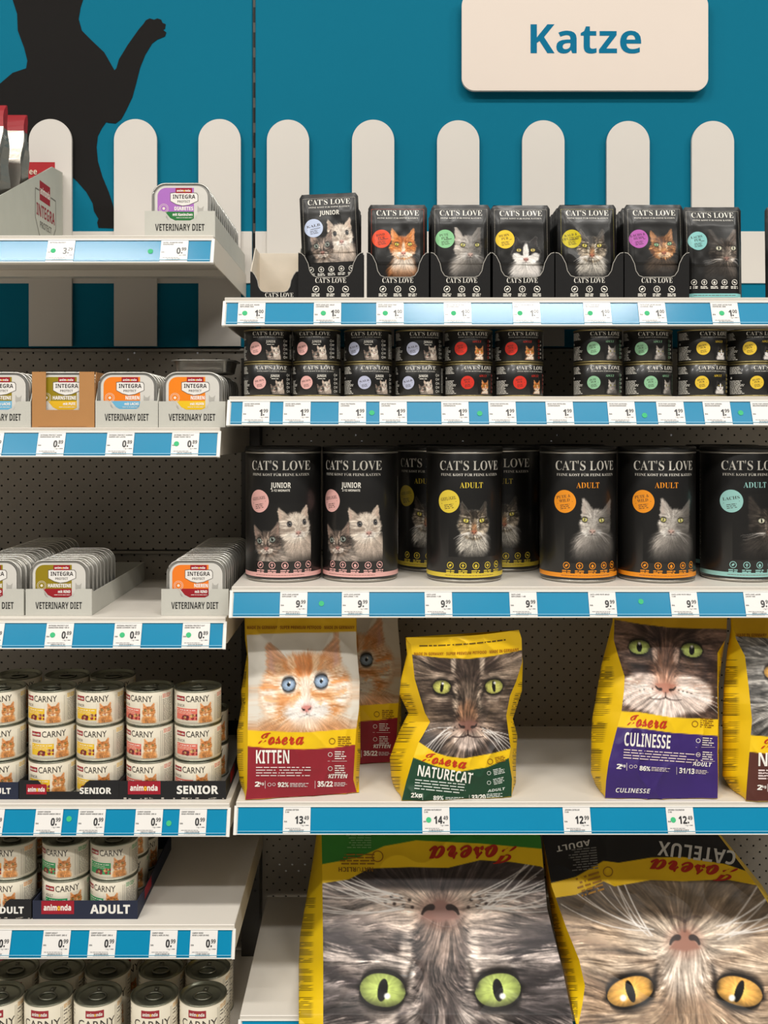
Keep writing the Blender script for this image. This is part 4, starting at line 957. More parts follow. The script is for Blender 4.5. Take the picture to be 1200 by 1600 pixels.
def food_tray(key, col, word, foot, footcol, fw=None):
    t = thing('food_tray', 'x', 'pet food tray'); mm = .001
    b = MB(); alu_dish(b, TW, TH, .021, TD); dish = b.build('dish', M_FOIL, t)
    M0 = plane((0, 0, 0)); m = lambda u, v, w=0.: M0(np.asarray(u) * mm, np.asarray(v) * mm, .0006 + w)
    b = MB(); b.poly(m, [(x / mm, z / mm) for x, z in rrect(TW - .008, TH - .008, .018, 8, .004)], K(214, 211, 204), 0)
    pts = [(-38, 39), (-38, 62)] + [(-24 + 14 * math.cos(a), 64 + 13 * math.sin(a)) for a in np.linspace(math.pi, math.pi / 2, 7)] + [(20, 77), (20, 39)]
    b.poly(m, pts, col, 1)
    b.poly(m, [(-26, 39), (20, 39), (20, 28), (14, 25), (-10, 25), (-18, 29)], footcol, 1)
    # shield
    sh = [(-17, 68), (0, 70), (24, 68), (26, 65), (26, 56), (12, 50), (2, 48.5), (-8, 51), (-17, 56)]
    b.poly(m, [(1.04 * x - .2, 59 + 1.1 * (y - 59)) for x, y in sh], K(96, 90, 86), 2); b.poly(m, sh, K(236, 233, 228), 3)
    ani_box(b, m, -9, 17, 68.5, 76.5, 4)
    b.text(m, 'INTEGRA', 4.4, 59.6, 6.4, K(44, 36, 38), 'b', fit=36, lay=4); b.text(m, 'PROTECT', 4, 53.2, 3.6, K(110, 104, 100), 'b', fit=20, lay=4)
    b.text(m, word, 19, 41.2, 5.6, K(246, 242, 236), 'h', 'r', fit=fw or 30, lay=3)
    b.text(m, foot, 18, 32.2, 4.2, K(246, 242, 236), 'h', 'r', lay=3, sx=.75); b.greek(m, -8, 18, 28.2, 30, 1, K(240, 236, 230), 3, seed=2, rag=0)
    for rr in (5.5, 7.5): b.ring(m, -28, 44, rr, .5, K(240, 230, 214), 2, 24)
    b.disc(m, -28, 44, 2.2, K(240, 230, 214), 2, 10)
    cat = [(24, 12), (36, 12), (36.5, 30), (34.5, 40), (36, 48), (32, 44.5), (28.5, 45), (26, 49), (25.5, 40), (27, 35), (23, 26)]
    b.poly(m, cat, K(182, 179, 172), 1)
    b.build('foil_lid', M_POUCH, t)
    return t
FT = {'purple': food_tray('purple', K(172, 112, 192), 'DIABETES', 'mit Kaninchen', K(46, 120, 62)), 'olive': food_tray('olive', K(148, 128, 24), 'HARNSTEINE', 'mit RIND', K(158, 30, 40), 37), 'blue': food_tray('blue', K(148, 128, 24), 'HARNSTEINE', 'mit LACHS', K(110, 180, 216), 37),
      'yellow': food_tray('yellow', K(148, 128, 24), 'HARNSTEINE', 'mit PUTE', K(226, 180, 40), 37), 'salmon': food_tray('salmon', K(240, 130, 36), 'NIEREN', 'mit LACHS', K(110, 180, 216), 22), 'chicken': food_tray('chicken', K(242, 134, 32), 'NIEREN', 'mit HUHN', K(238, 196, 40), 22), 'beef': food_tray('beef', K(242, 128, 40), 'NIEREN', 'mit RIND', K(158, 30, 40), 22)}

GREY = K(196, 195, 186); KRAFT = K(178, 128, 76)
def carton(label, x0, x1, yf, depth, z, hf, hs, notch, text=True, col=GREY, print_side=False, slope=False):
    """Open shelf carton: front with a scooped notch (u0, u1, depth), two sides, back, bottom."""
    w = x1 - x0; t = thing('tray_carton', label, 'carton', (x0, yf, z), 'shelf cartons'); th = .0014
    M = plane((0, 0, 0)); b = MB()
    pts = [(0, 0), (w, 0), (w, hf)]
    if notch:
        u0, u1, d = notch; r = min(.008, d * .45)
        pts += [(u1 + r, hf)] + [(u1 + r - r * math.sin(a), hf - r + r * math.cos(a)) for a in (.5, 1.0, 1.57)] + [(u1 - r + r * math.cos(a), hf - d + r - r * math.sin(a)) for a in (.2, .8, 1.57)]
        pts += [(u0 + r - r * math.sin(a), hf - d + r - r * math.cos(a)) for a in (0, .7, 1.37)] + [(u0 - r + r * math.cos(a), hf - r + r * math.sin(a)) for a in (0, .6, 1.2)] + [(u0 - r, hf)]
    pts += [(0, hf)]
    b.prism(M, pts, th, col, w0=-th)
    if text:
        b.text(M, 'VETERINARY DIET', w / 2, .0105, .0108, K(44, 44, 42), 'b', fit=w * .70, lay=2)
    else:
        b.greek(M, w * .1, w * .9, .001, .0016, 1, K(120, 84, 48), 2, th=.6)
    b.build('front_panel', M_KRAFT, t)
    for q, xa in ((0, 0.), (1, w - th)):
        b = MB(); Ms = plane((xa, 0, 0), (0, 1, 0), (0, 0, 1))
        b.prism(Ms, [(th, 0), (depth, 0), (depth, hs), (.012, hs), (th, hf)] if not slope else [(th, 0), (depth, 0), (depth, hs), (th, hf)], th, col)
        if q and print_side:
            b.text(Ms, 'VETERINARY DIET', .07, .014, .011, K(92, 92, 88), 'b', lay=0, fit=.06)
        b.build('side_panel', M_KRAFT, t)
    b = MB(); b.box(th, w - th, depth - th, depth, 0, hs, col, ch=.0003); b.build('back_panel', M_KRAFT, t)
    b = MB(); b.box(th, w - th, th, depth - th, 0, .0012, col, ch=.0003); b.build('base', M_KRAFT, t)
    return t
def tray_row(key, xc, yf, z, n, pitch, front, rest, lift=.0029, jit=.0005, sel=None):
    R = random.Random(n * 7 + int(xc * 1000))
    for k in range(n):
        lab = front if k == 0 else 'silver tray behind the front one in the %s' % rest
        place(FT[key], 'f' + key, (xc + (R.uniform(-jit, jit) if k else 0), yf + .0035 + k * pitch, z + lift), lab, 'trays in the %s' % rest)
z1 = Z('L1') + .0003
carton('grey carton with one purple-labelled tray in front, below the paw', PX(226, .03), PX(336, .03), .030, .375, z1, .042, .036, (.034, .083, .016), print_side=True)
tray_row('purple', PX(283, .033), .032, z1, 15, .0235, 'silver food tray with a purple label on the top shelf', 'purple-labelled carton')
z2 = Z('L2') + .0003
carton('grey carton cut by the picture edge, beside the brown carton', PX(-54, .022), PX(48, .022), .022, .25, z2, .041, .06, (.03, .078, .016))
tray_row('blue', (PX(-54, .022) + PX(48, .022)) / 2, .024, z2, 8, .0235, 'silver food tray with olive and blue label beside the brown carton', 'carton beside the brown one')
# brown carton: high cheeks and a wide window
xa, xb = PX(50, .022), PX(147.5, .022); w = xb - xa
t = carton('brown cardboard carton with a wide cut-out, olive and yellow tray inside', xa, xb, .022, .2, z2, .0275, .088, None, text=False, col=KRAFT)
b = MB(); M = plane((0, 0, 0))
for u0, u1 in ((0, .022), (w - .024, w)):
    c = MB(); c.prism(M, [(u0, .0275), (u1, .0275), (u1, .088), (u0, .088)], .0014, KRAFT, w0=-.0014); c.build('front_cheek', M_KRAFT, t)
tray_row('yellow', (xa + xb) / 2, .024, z2, 5, .0235, 'silver food tray with olive and yellow label in the brown carton', 'brown carton')
carton('grey carton with an orange and blue labelled tray, beside the brown carton', PX(149, .022), PX(247, .022), .022, .25, z2, .042, .062, (.024, .07, .013))
tray_row('salmon', (PX(149, .022) + PX(247, .022)) / 2, .024, z2, 9, .0235, 'silver food tray with orange and blue label', 'carton next to the brown one')
carton('low grey carton below an upturned foil dish', PX(248, .02), PX(352, .02), .020, .22, z2, .041, .041, (.028, .078, .014))
tray_row('chicken', PX(300.5, .022), .022, z2, 9, .0235, 'silver food tray with orange and yellow label below the upturned dish', 'low carton below the upturned dish')
# loose dish lying on the row
t = thing('food_tray', 'single foil dish lying on top of the row of trays', 'pet food tray', (PX(320, .11), .125, z2 + TH + .0048 + .022))
b = MB(); alu_dish(b, .106, .09, .021, .0215, K(150, 148, 142))
V = np.array(b.v); b.v = np.stack([V[:, 0], V[:, 2] - .045, -V[:, 1]], 1).tolist(); b.build('dish', M_FOIL, t)
b = MB(); b.poly(plane((0, 0, 0), (1, 0, 0), (0, 1, 0)), [(x, z - .045) for x, z in rrect(.1, .084, .018, 8, .003)], SILV, 1); b.build('foil_lid', M_FOIL, t)
z3 = Z('L3') + .0003
carton('long grey carton cut by the picture edge, full of silver trays', PX(-68, .03), PX(37, .03), .030, .375, z3, .042, .036, (.028, .075, .014))
tray_row('olive', PX(-16, .033), .032, z3, 15, .0235, 'silver food tray with olive and red label cut by the picture edge', 'long carton at the picture edge')
carton('long grey carton, half empty, olive and red labelled tray in front', PX(40, .03), PX(143.5, .03), .030, .375, z3, .042, .036, (.03, .077, .014), print_side=True)
tray_row('olive', PX(92, .033), .032, z3, 8, .0235, 'silver food tray with olive and red label beside the bare shelf', 'long half-empty carton')
carton('grey carton with an orange and red labelled tray, standing alone', PX(252, .03), PX(357, .03), .030, .375, z3, .042, .036, (.03, .076, .014))
tray_row('beef', PX(306, .033), .032, z3, 15, .0235, 'silver food tray with orange and red label beside the pink-banded canister', 'carton standing alone')

# display box on the top shelf, its outer side facing the aisle
X0 = -.612; dy = .41
t = thing('display_box', 'grey sloped display box with a printed shield on its side', 'display box', (X0, 0, z1))
Ms = plane((-.002, .02, 0), (0, 1, 0), (0, 0, 1)); zt = Z('L1')
prof = [(0, 0), (.39, 0), (.39, PZ(270, .41) - zt), (.325, PZ(262, .35) - zt), (.05, PZ(307, .07) - zt), (0, .04)]
b = MB(); b.prism(Ms, prof, .002, K(196, 196, 184))
m = lambda u, v, q=0.: Ms(np.asarray(u), np.asarray(v), .002 + q)
b.rect(m, .252, .312, .114, .15, ANI, 1); b.text(m, 'animonda', .282, .126, .013, K(240, 230, 220), 'h', fit=.055, lay=2)
b.text(m, 'INTEGRA', .287, .084, .022, K(150, 40, 52), 'b', fit=.105, lay=2); b.text(m, 'PROTECT', .287, .064, .012, K(120, 116, 108), 'b', fit=.066, lay=2)
sh = [(.228, .13), (.25, .131), (.228, .13), (.228, .078), (.25, .05), (.287, .032), (.323, .05), (.346, .078), (.346, .132), (.316, .132)]
b2 = [(np.array(sh[i]), np.array(sh[i + 1])) for i in range(1, len(sh) - 1)]
for p, q in b2:
    d = q - p; n = np.array([-d[1], d[0]]) / (np.hypot(*d) + 1e-9) * .0014
    b.poly(m, [tuple(p - n), tuple(q - n), tuple(q + n), tuple(p + n)], K(120, 116, 108), 1)
b.build('side_panel', M_KRAFT, t)
Mo = plane((-.152, .02, 0), (0, 1, 0), (0, 0, 1)); b = MB(); b.prism(Mo, prof, .002, GREY); b.build('side_panel', M_KRAFT, t)
b = MB(); b.box(-.15, -.0021, .02, .022, 0, .05, GREY); b.build('front_panel', M_KRAFT, t)
b = MB(); b.box(-.15, -.0021, .407, .409, 0, PZ(270, .41) - zt, GREY); b.build('back_panel', M_KRAFT, t)
b = MB(); b.box(-.15, -.0021, .022, .407, 0, .002, GREY); b.build('base', M_KRAFT, t)
def silver_pouch(label, y, h, w=.13, red=.03):
    t = thing('foil_pouch', label, 'pouch', (X0 - .0045 - w / 2 - .002, y, z1 + .0022))
    d = .04; b = MB(); n = 24; G = []
    for j in range(n + 1):
        v = j / n; th = d * (1 - v) ** .7 * (.35 + .65 * min(1, v * 9)) + .0012; inn = .012 * math.sin(math.pi * v) * (1 - v)
        ring = [(-w / 2, -th), (0, -th - .006 * math.sin(math.pi * v)), (w / 2, -th), (w / 2 - inn, 0), (w / 2, th), (0, th + .006 * math.sin(math.pi * v)), (-w / 2, th), (-w / 2 + inn, 0), (-w / 2, -th)]
        G.append([(x + .0015 * math.sin(v * 23 + i), yy + v * .02, v * h) for i, (x, yy) in enumerate(ring)])
    G = np.array(G); k = int(n * (1 - red / h))
    b.grid(G[:k + 1], K(150, 145, 136), smooth=False); b.build('body', M_FOIL, t)
    b = MB(); b.grid(G[k:], K(150, 22, 32), smooth=False); b.build('top_seal', M_FILM, t)
    b = MB()
    for q in (.9, 1.5): b.grid(np.stack([G[k - 1] * (1, 1.12, 1) + (0, 0, -q * .006), G[k - 1] * (1, 1.12, 1) + (0, 0, -q * .006 + .002)]), K(226, 222, 214))
    b.build('zip_strip', M_FOIL, t)
    return t
silver_pouch('silver foil pouch with red top, foremost in the sloped display box', .10, PZ(167, .12) - z1)
silver_pouch('silver foil pouch with red top, behind the foremost one', .20, PZ(182, .22) - z1)
t = thing('foil_pouch', 'red and orange pouch peeking out at the back of the sloped display box', 'pouch', (X0 - .0045 - .055, .376, z1 + .0022)); h = PZ(257, .385) - z1
b = MB(); n = 20; w = .11; G = np.array([[(x, (-1 if x0 < 0 else 1) * (.0006 + .011 * (1 - v) * math.sin(math.pi * min(v + .08, 1))) * math.cos(x / w * 2.6), v * h) for x0, x in ((-1, -w / 2), (-1, -w / 4), (-1, 0), (-1, w / 4), (-1, w / 2), (1, w / 2), (1, 0), (1, -w / 2), (-1, -w / 2))] for v in np.linspace(0, 1, n)])
b.grid(G, K(176, 28, 36), smooth=False)
M = plane((0, -.0016, 0)); b.text(M, 'grain free', -.012, h - .024, .011, K(236, 214, 190), 'b', fit=.066, lay=3)
b.build('body', M_FILM, t)
M = plane((0, -.0072, 0)); b = MB(); b.rect(M, -.05, .045, h - .08, h - .04, K(226, 140, 44), 4); b.disc(M, -.03, h - .06, .014, K(240, 232, 222), 5); b.disc(M, .01, h - .07, .012, K(240, 232, 222), 5); b.build('printed_panel', M_FILM, t)

# black and navy trays under the cream cans
BOXB, NAVY = K(30, 30, 32), K(38, 44, 64)
def can_tray(label, x0, x1, yf, depth, z, hf, word, col, scoop, wsz, torn=0.):
    w = x1 - x0; t = thing('can_tray', label, 'can tray', (x0, yf, z), 'cardboard can trays'); th = .0014; M = plane((0, 0, 0))
    pts = [(0, 0), (w, 0), (w, hf)]
    if scoop: u0, u1, d = scoop; pts += [(u1 + .012, hf), (u1 + .006, hf - .004), (u1 - .004, hf - d), (u0 + .004, hf - d), (u0 - .004, hf - d * .4), (u0 - .01, hf)]
    pts += [(0, hf)]
    b = MB(); b.prism(M, pts, th, col, w0=-th)
    R = random.Random(3)
    if torn:
        for k in range(26): u = R.uniform(0, w); b.rect(M, u, u + R.uniform(.001, .005), R.uniform(0, .0012), R.uniform(.0014, .003), K(186, 178, 168), 1)
    if w > .12:
        ani_box(b, M, .012 if scoop else .014, .044 if scoop else .066, .008, .024 if scoop else .029, 2)
    b.text(M, word, w - .012, .009, wsz, K(238, 236, 230), 'h', 'r', lay=2)
    b.build('front_panel', M_CARD, t)
    for q, xa in ((0, 0.), (1, w - th)):
        b = MB(); Ms = plane((xa, 0, 0), (0, 1, 0), (0, 0, 1)); b.prism(Ms, [(th, 0), (depth, 0), (depth, hf), (.05, hf - .004), (th, hf)], th, col)
        if q:
            mq = lambda u, v, s=0.: Ms(np.asarray(u), np.asarray(v), th + s); b.rect(mq, .05, .10, .008, .026, ANI, 1)
        b.build('side_panel', M_CARD, t)
    b = MB(); b.box(th, w - th, depth - th, depth, 0, hf, col, ch=.0003); b.build('back_panel', M_CARD, t)
    b = MB(); b.box(th, w - th, th, depth - th, 0, .0012, K(150, 146, 138), ch=.0003); b.build('base', M_CARD, t)
    return t
z4, z5 = Z('L4') + .0002, Z('L5') + .0002
can_tray('navy cardboard tray cut by the picture edge, beside the scooped black tray', PX(-120, .03), PX(28.6, .03), .030, .34, z4, .027, 'ADULT', NAVY, None, .009)
can_tray('black cardboard tray with a scooped front under the yellow-labelled stacks', PX(29.6, .03), PX(185.8, .03), .030, .34, z4, .03, 'SENIOR', BOXB, (.04, .1, .018), .0095)
can_tray('black cardboard tray with worn edges under the pink-labelled stacks', PX(186.1, .03), PX(353, .03), .030, .34, z4, .029, 'SENIOR', BOXB, None, .0125, 1)
can_tray('torn black cardboard tray cut by the picture edge', PX(-100, .03), PX(49, .03), .030, .27, z5, .031, 'ADULT', BOXB, (.05, .105, .022), .0105, 1)
can_tray('navy cardboard tray under the green-labelled cans', PX(51, .03), PX(215, .03), .030, .27, z5, .029, 'ADULT', NAVY, None, .0135)
# ---------------------------------------------------------------- black pouches and their display boxes
PW, PH = .0945, .151
def pouch_surface(w, h, thick, seed):
    def M(u, v, q=0., back=False):
        u, v = np.asarray(u, float), np.asarray(v, float)
        s, t = np.clip(u / (w / 2), -1, 1), np.clip(v / h, 0, 1)
        e = np.clip((1 - np.abs(s)) / .25, 0, 1) ** .8 * np.clip((1 - t) / .2, 0, 1) ** .8
        bulge = thick * e * (.35 + .65 * np.clip((1 - t) * 1.6, 0, 1)) * np.clip(t / .03 + .5, 0, 1)
        cr = .0018 * (fbm(u * 45 + seed * 9 + 50, v * 38 + 50, seed, 2) - .5) + .0022 * (1 - np.abs(2 * vn(u * 26 + v * 18 + seed + 60, v * 10 - u * 22 + 60, seed + 3) - 1)) * (t > .35) * e
        y = -(bulge + cr) if not back else bulge * .8
        return np.stack([u, y + v * .0 - (q if not back else -q), v], 1)
    return M
def pouch(key, word, word2, col, kind, junior=False, stitch=None, at=None, ext=None, band=None):
    t = thing('food_pouch', 'x', 'pouch'); M = pouch_surface(PW, PH, .012, len(key)); mm = .001
    b = MB(); n, k = 34, 50
    U, V = np.meshgrid(np.linspace(-PW / 2, PW / 2, n), np.linspace(0, PH, k))
    cut = .004 * np.clip((V - (PH - .006)) / .006, 0, 1); U = U * (1 - cut / (PW / 2))
    b.grid(M(U.ravel(), V.ravel()).reshape(k, n, 3), BLACK)
    m = lambda u, v, q=0.: M(np.asarray(u) * mm, np.asarray(v) * mm, q + .0003)
    im = portrait(kind, 96, 110, ext=ext or (-3.3, 3.3, -4.6, 2.9), **(at or dict(at=(0, 0, 1, 0, 0)))); b.patch(m, im, -33, 40, 30 if not junior else 38, 113, 1)
    brand(b, m, 0, 132.5, 68, 9)
    if junior: b.text(m, 'JUNIOR', 0, 115, 7.2, CREAMY, 'b', fit=32)
    disc_badge(b, m, -26, 94, 15, col, word, word2)
    for q in range(5): icon(b, m, -33 + q * 16.2, 27, 4.6, CREAMY, q)
    st = stitch or K(176, 170, 158)
    for v in np.arange(12, 143, 2.6):
        for u in (-42, 42): b.rect(m, u - .35, u + .35, v, v + 1.3, st, 2)
    for u in np.arange(-41, 41, 2.6): b.rect(m, u, u + 1.3, 143, 143.7, st, 2)
    b.rect(m, -44, 44, 3, 9, band or col, 2, 24); b.greek(m, -34, 34, 5, 7, 1, K(90, 80, 76), 3, rag=0)
    b.build('front_film', M_POUCH, t)
    b = MB(); b.grid(M(U.ravel(), V.ravel(), 0., True).reshape(k, n, 3), BLACK); b.build('back_film', M_POUCH, t)
    return t
PO = {'jun': pouch('jun', 'KALB', None, K(188, 200, 226), 'kittens', True, at=dict(at=(1.2, .4, 1, .05, .2), at2=(-1.7, -1.2, .9, .1, -.1)), ext=(-3.7, 3.7, -3.6, 2.9)),
      'red': pouch('red', 'RIND', 'PUR', K(226, 74, 34), 'ginger', stitch=K(200, 80, 50), at=dict(at=(.4, .4, .95, 0, .1))), 'green': pouch('green', 'PUTE', 'PUR', K(138, 200, 146), 'white', at=dict(at=(.6, .3, 1.05, 0, .35))),
      'yellow': pouch('yellow', 'HUHN', 'PUR', K(240, 202, 52), 'blackwhite', at=dict(at=(.3, -.4, 1, 0, 0))), 'mustard': pouch('mustard', 'KALB &', 'TRUTHAHN', K(206, 188, 30), 'coon', at=dict(at=(.2, .2, 1.05, 0, 0)), stitch=K(170, 160, 90)),
      'purple': pouch('purple', 'LACHS &', 'HUHN', K(184, 96, 176), 'bengal', at=dict(at=(.7, .4, .95, .08, .1))), 'teal': pouch('teal', 'LACHS', 'PUR', K(136, 198, 196), 'tabby', at=dict(at=(.9, .1, 1.1, 0, .5)))}
zr = Z('R1') + .0003
PBLK = K(14, 13, 13)
def pouch_box(label, px0, px1, yf, hf=.073, d=.039, depth=.145, empty=False):
    x0, x1 = PX(px0, yf), PX(px1, yf); w = x1 - x0; th = .0012
    t = thing('pouch_box', label, 'display box', (x0, yf, zr), 'black display boxes for pouches'); M = plane((0, 0, 0)); b = MB()
    e, r = w * .10, w * .16
    left = [(0, hf), (e * .5, hf - .001), (e, hf - .006), (e + r * .35, hf - d * .45), (e + r * .5, hf - d * .75), (e + r * .8, hf - d * .94), (e + r * 1.2, hf - d)]
    pts = [(0, 0), (w, 0)] + [(w - x, z) for x, z in left] + left[::-1]
    b.prism(M, pts, th, PBLK, w0=-th)
    edge = left + [(w - x, z) for x, z in left[::-1]]
    for p, q in zip(edge[:-1], edge[1:]):
        p, q = np.array(p), np.array(q); n = np.array([-(q - p)[1], (q - p)[0]]); n = n / (np.hypot(*n) + 1e-9) * .0005
        b.poly(M, [tuple(p - 2 * n), tuple(q - 2 * n), tuple(q), tuple(p)], K(170, 166, 158), 1)
    if not empty:
        b.text(M, "CAT'S LOVE", w / 2, .0245, .0078, CREAMY, 's', fit=.049, lay=2)
        for q in range(3): icon(b, M, w / 2 + (q - 1) * .0235, .0145, .0052, CREAMY, (0, 1, 4)[q])
    else: b.text(M, "CAT'S LOVE", w / 2 + .008, .0035, .0066, CREAMY, 's', fit=.045, lay=2)
    b.build('front_panel', M_CARD, t)
    for xa in (0., w - th):
        b = MB(); Ms = plane((xa, 0, 0), (0, 1, 0), (0, 0, 1)); top = hf if not empty else PH * .62
        b.prism(Ms, [(th, 0), (depth, 0), (depth, PH * .62), (depth * .55, top), (.004, hf), (th, hf)], th, PBLK if not empty else K(226, 216, 200)); b.build('side_panel', M_CARD, t)
    b = MB(); b.box(th, w - th, depth - th, depth, 0, PH * .62, PBLK if not empty else K(226, 216, 200), ch=.0003); b.build('back_panel', M_CARD, t)
    b = MB(); b.box(th, w - th, th, depth - th, 0, .0012, K(214, 204, 190), ch=.0003); b.build('base', M_CARD, t)
    return t
pouch_box('empty display box, black outside and white inside, before the first pouch box', 391, 466, .035, .045, .033, .12, True)
def pouches(key, pxc, y0, n, front, who, pitch=.0165, tilt=.022, dz=0., dx=0.):
    for k in range(n):
        y = y0 + k * pitch * 1.5
        place2(PO[key], 'p' + key, (pxc + .0003 * (-1) ** k + (.002 if k == 0 and key == 'jun' else 0), y, zr + .0022 + (dz if k == 0 else 0)), front if k == 0 else 'black pouch behind the front one in the %s' % who, 'pouches in the %s' % who, (-tilt, (0 if k else ROT.get(key, 0)), 0))
ROT = {'jun': -.045, 'teal': 0.}
def place2(proto, key, loc, label, group, rot):
    if key not in used:
        used.add(key); proto.location = loc; proto.rotation_euler = rot; proto['label'] = label; proto['group'] = group; return proto
    return dup(proto, loc, label, group, rot)
for key, p0, p1, pc, n, box, fr in (('jun', 466, 567.5, 516.5, 3, 'box with the kitten pouch', 'black pouch with two kittens and a lavender dot, raised above its box'), ('red', 573, 670, 622, 4, 'box with the ginger cat pouch', 'black pouch with a ginger cat and orange-red dot'),
                               ('green', 673, 770, 721.5, 4, 'box with the cream cat pouch', 'black pouch with a cream cat and pale green dot'), ('yellow', 766, 866, 815.5, 3, 'box with the black and white cat pouch', 'black pouch with a black and white cat and yellow dot'),
                               ('mustard', 868, 974, 918.5, 5, 'box with the long-haired tabby pouch', 'black pouch with a long-haired tabby and mustard dot'), ('purple', 976, 1077, 1025, 5, 'box with the bengal cat pouch', 'black pouch with a bengal cat and purple dot')):
    pouch_box('black display %s' % box, p0, p1, .024)
    pouches(key, (PX(p0, .024) + PX(p1, .024)) / 2, .044 if key != 'jun' else .046, n, fr, box, dz={'jun': .0185, 'yellow': -.0008}.get(key, .0))
place2(PO['teal'], 'pteal', (PX(1113, .05), .05, zr), 'black pouch with a dark tabby and teal dot, standing without a box', 'pouches standing without a box', (-.03, 0, 0))
place2(PO['mustard'], 'pmustard', (PX(1242, .05), .05, zr), 'black pouch at the picture edge, only its sealed side in view', 'pouches standing without a box', (-.03, 0, 0))
# ---------------------------------------------------------------- dry food bags
YELLOW = K(236, 196, 22)
def bag(name, label, cat, group, L, R, rowsY, LO, RO, back, zfloor, art, decals, py0, py1, n=(150, 190), bulge=.006, seed=1, thick=None, gcol=(232, 190, 16), wr=.0035, edge=-9, skew=(0., 0.)):
    """L, R: the front's edges as (px, py); LO, RO: outer edge of the side gussets; rowsY: (py, depth left, depth right); back: (py, depth behind the front)."""
    ip = lambda tab, py, k: np.interp(py, [r[0] for r in tab], [r[k] for r in tab])
    Ls, Rs = sorted((y, x) for x, y in L), sorted((y, x) for x, y in R)
    LOs, ROs = sorted((y, x) for x, y in LO), sorted((y, x) for x, y in RO)
    def world(px, py, Y):
        k = sc(Y); z = EYE - (py - 670) * k
        return np.stack([(px - 585) * k, Y, np.where(Y > edge, np.maximum(z, zfloor + .0012), z)], -1)
    def front(px, py, q=0.):
        px, py = np.broadcast_arrays(np.asarray(px, float), np.asarray(py, float))
        l, r = ip(Ls, py, 1), ip(Rs, py, 1); s = np.clip((px - l) / (r - l), 0, 1)
        Y = ip(rowsY, py, 1) * (1 - s) + ip(rowsY, py, 2) * s
        f = np.clip((py - py0) / (py1 - py0), 0, 1)
        b = bulge * np.sin(np.pi * s) ** .8 * np.sin(np.pi * np.clip(f * .85 + .12, 0, 1))
        w = wr * (fbm(s * 5 + seed, f * 7 + seed, seed, 3) - .5) * np.minimum(1, np.minimum(s, 1 - s) * 12) + wr * .7 * (1 - np.abs(2 * vn(s * 4 + f * 3 + seed, f * 5 - s * 3 + 40, seed) - 1)) ** 3 * np.minimum(1, np.minimum(s, 1 - s) * 9)
        o = world(px, py, Y - b - w - q); o[..., 2] += (skew[0] * (1 - s) + skew[1] * s - .004 * np.sin(np.pi * s) * (skew[0] != 0)) * np.clip(1 - f * 2.2, 0, 1) ** 2
        return o
    t = thing(name, label, cat, tuple(front(np.array([(L[-1][0] + R[-1][0]) / 2]), np.array([py1]))[0]), group); org = np.array(t.location)
    S, T_ = np.meshgrid(np.linspace(0, 1, n[0]), np.linspace(py0, py1, n[1]))
    PXg = ip(Ls, T_, 1) * (1 - S) + ip(Rs, T_, 1) * S
    img = art(n[0], n[1], PXg, T_)
    b = MB(); b.grid(front(PXg.ravel(), T_.ravel()).reshape(n[1], n[0], 3) - org, linimg(img))
    M = lambda u, v, q=0.: front(np.asarray(u), np.asarray(v), q + .0004) - org
    if decals: decals(b, M)
    b.build('front_panel', M_FILM, t)
    rows = 330; py = np.linspace(py0, py1, rows); bk = ip(back, py, 1)
    for side, E, O, k in (('L', Ls, LOs, 1), ('R', Rs, ROs, 2)):
        e, o = ip(E, py, 1), ip(O, py, 1); Ye = ip(rowsY, py, k); cols = 17
        G = []; C_ = np.zeros((rows, cols, 3)) + rgb(gcol)
        for j, c in enumerate(np.linspace(0, 1, cols)):
            a = (1 - c) ** 2; m2 = 2 * c * (1 - c); q = c * c
            x = a * e + m2 * (2 * o - e * .5 - (e + (o - e) * .6) * .5) + q * (e + (o - e) * .6)
            Y = Ye + bk * c + .0025 * np.sin(py * .11 + c * 5 + seed) * math.sin(math.pi * c)
            g = world(x, py, Y); g[:, 2] += skew[k - 1] * np.clip(1 - (py - py0) / (py1 - py0) * 2.2, 0, 1) ** 2
            G.append(g)
            if .16 < c < .92:
                line = ((py * .36 % 1) < .42) & ((py % 43) > 9) & (hash2(np.floor(py * .36), np.full(rows, j // 2), seed) > .12) & (py > py0 + (py1 - py0) * .28) & (py < py1 - 18)
                C_[line, j] = rgb((92, 76, 20))
        G = np.stack(G, 1) - org
        b = MB(); b.grid(G, linimg(C_)); b.build('side_gusset', M_FILM, t)
        if side == 'L': GL = G[:, -1]
        else: GR = G[:, -1]
    b = MB(); w = np.linspace(0, 1, 9)[None, :, None]; b.grid(GL[:, None] * (1 - w) + GR[:, None] * w, YELLOW)
    fb = front(PXg[-1], T_[-1]) - org; fb[:, 2] += .0002; gb = GL[-1] * (1 - np.linspace(0, 1, n[0])[:, None]) + GR[-1] * np.linspace(0, 1, n[0])[:, None]
    b.grid(np.stack([fb, gb]), YELLOW); b.build('back_panel', M_FILM, t)
    return t
def overlay(im, m, c): return im * (1 - m[..., None]) + rgb(c) * m[..., None]
def below(PXg, T, pts, soft=.7): return ss(-soft, soft, T - np.interp(PXg, [p[0] for p in pts], [p[1] for p in pts]))
def facefit(fn, cx, cy, k, sgn=1):
    """Samples a face painted in its own units at the panel's picture points."""
    def f(PXg, T):
        X = (PXg - cx) / k * sgn; Y = -(T - cy) / k * sgn
        return fn(X, Y)
    return f
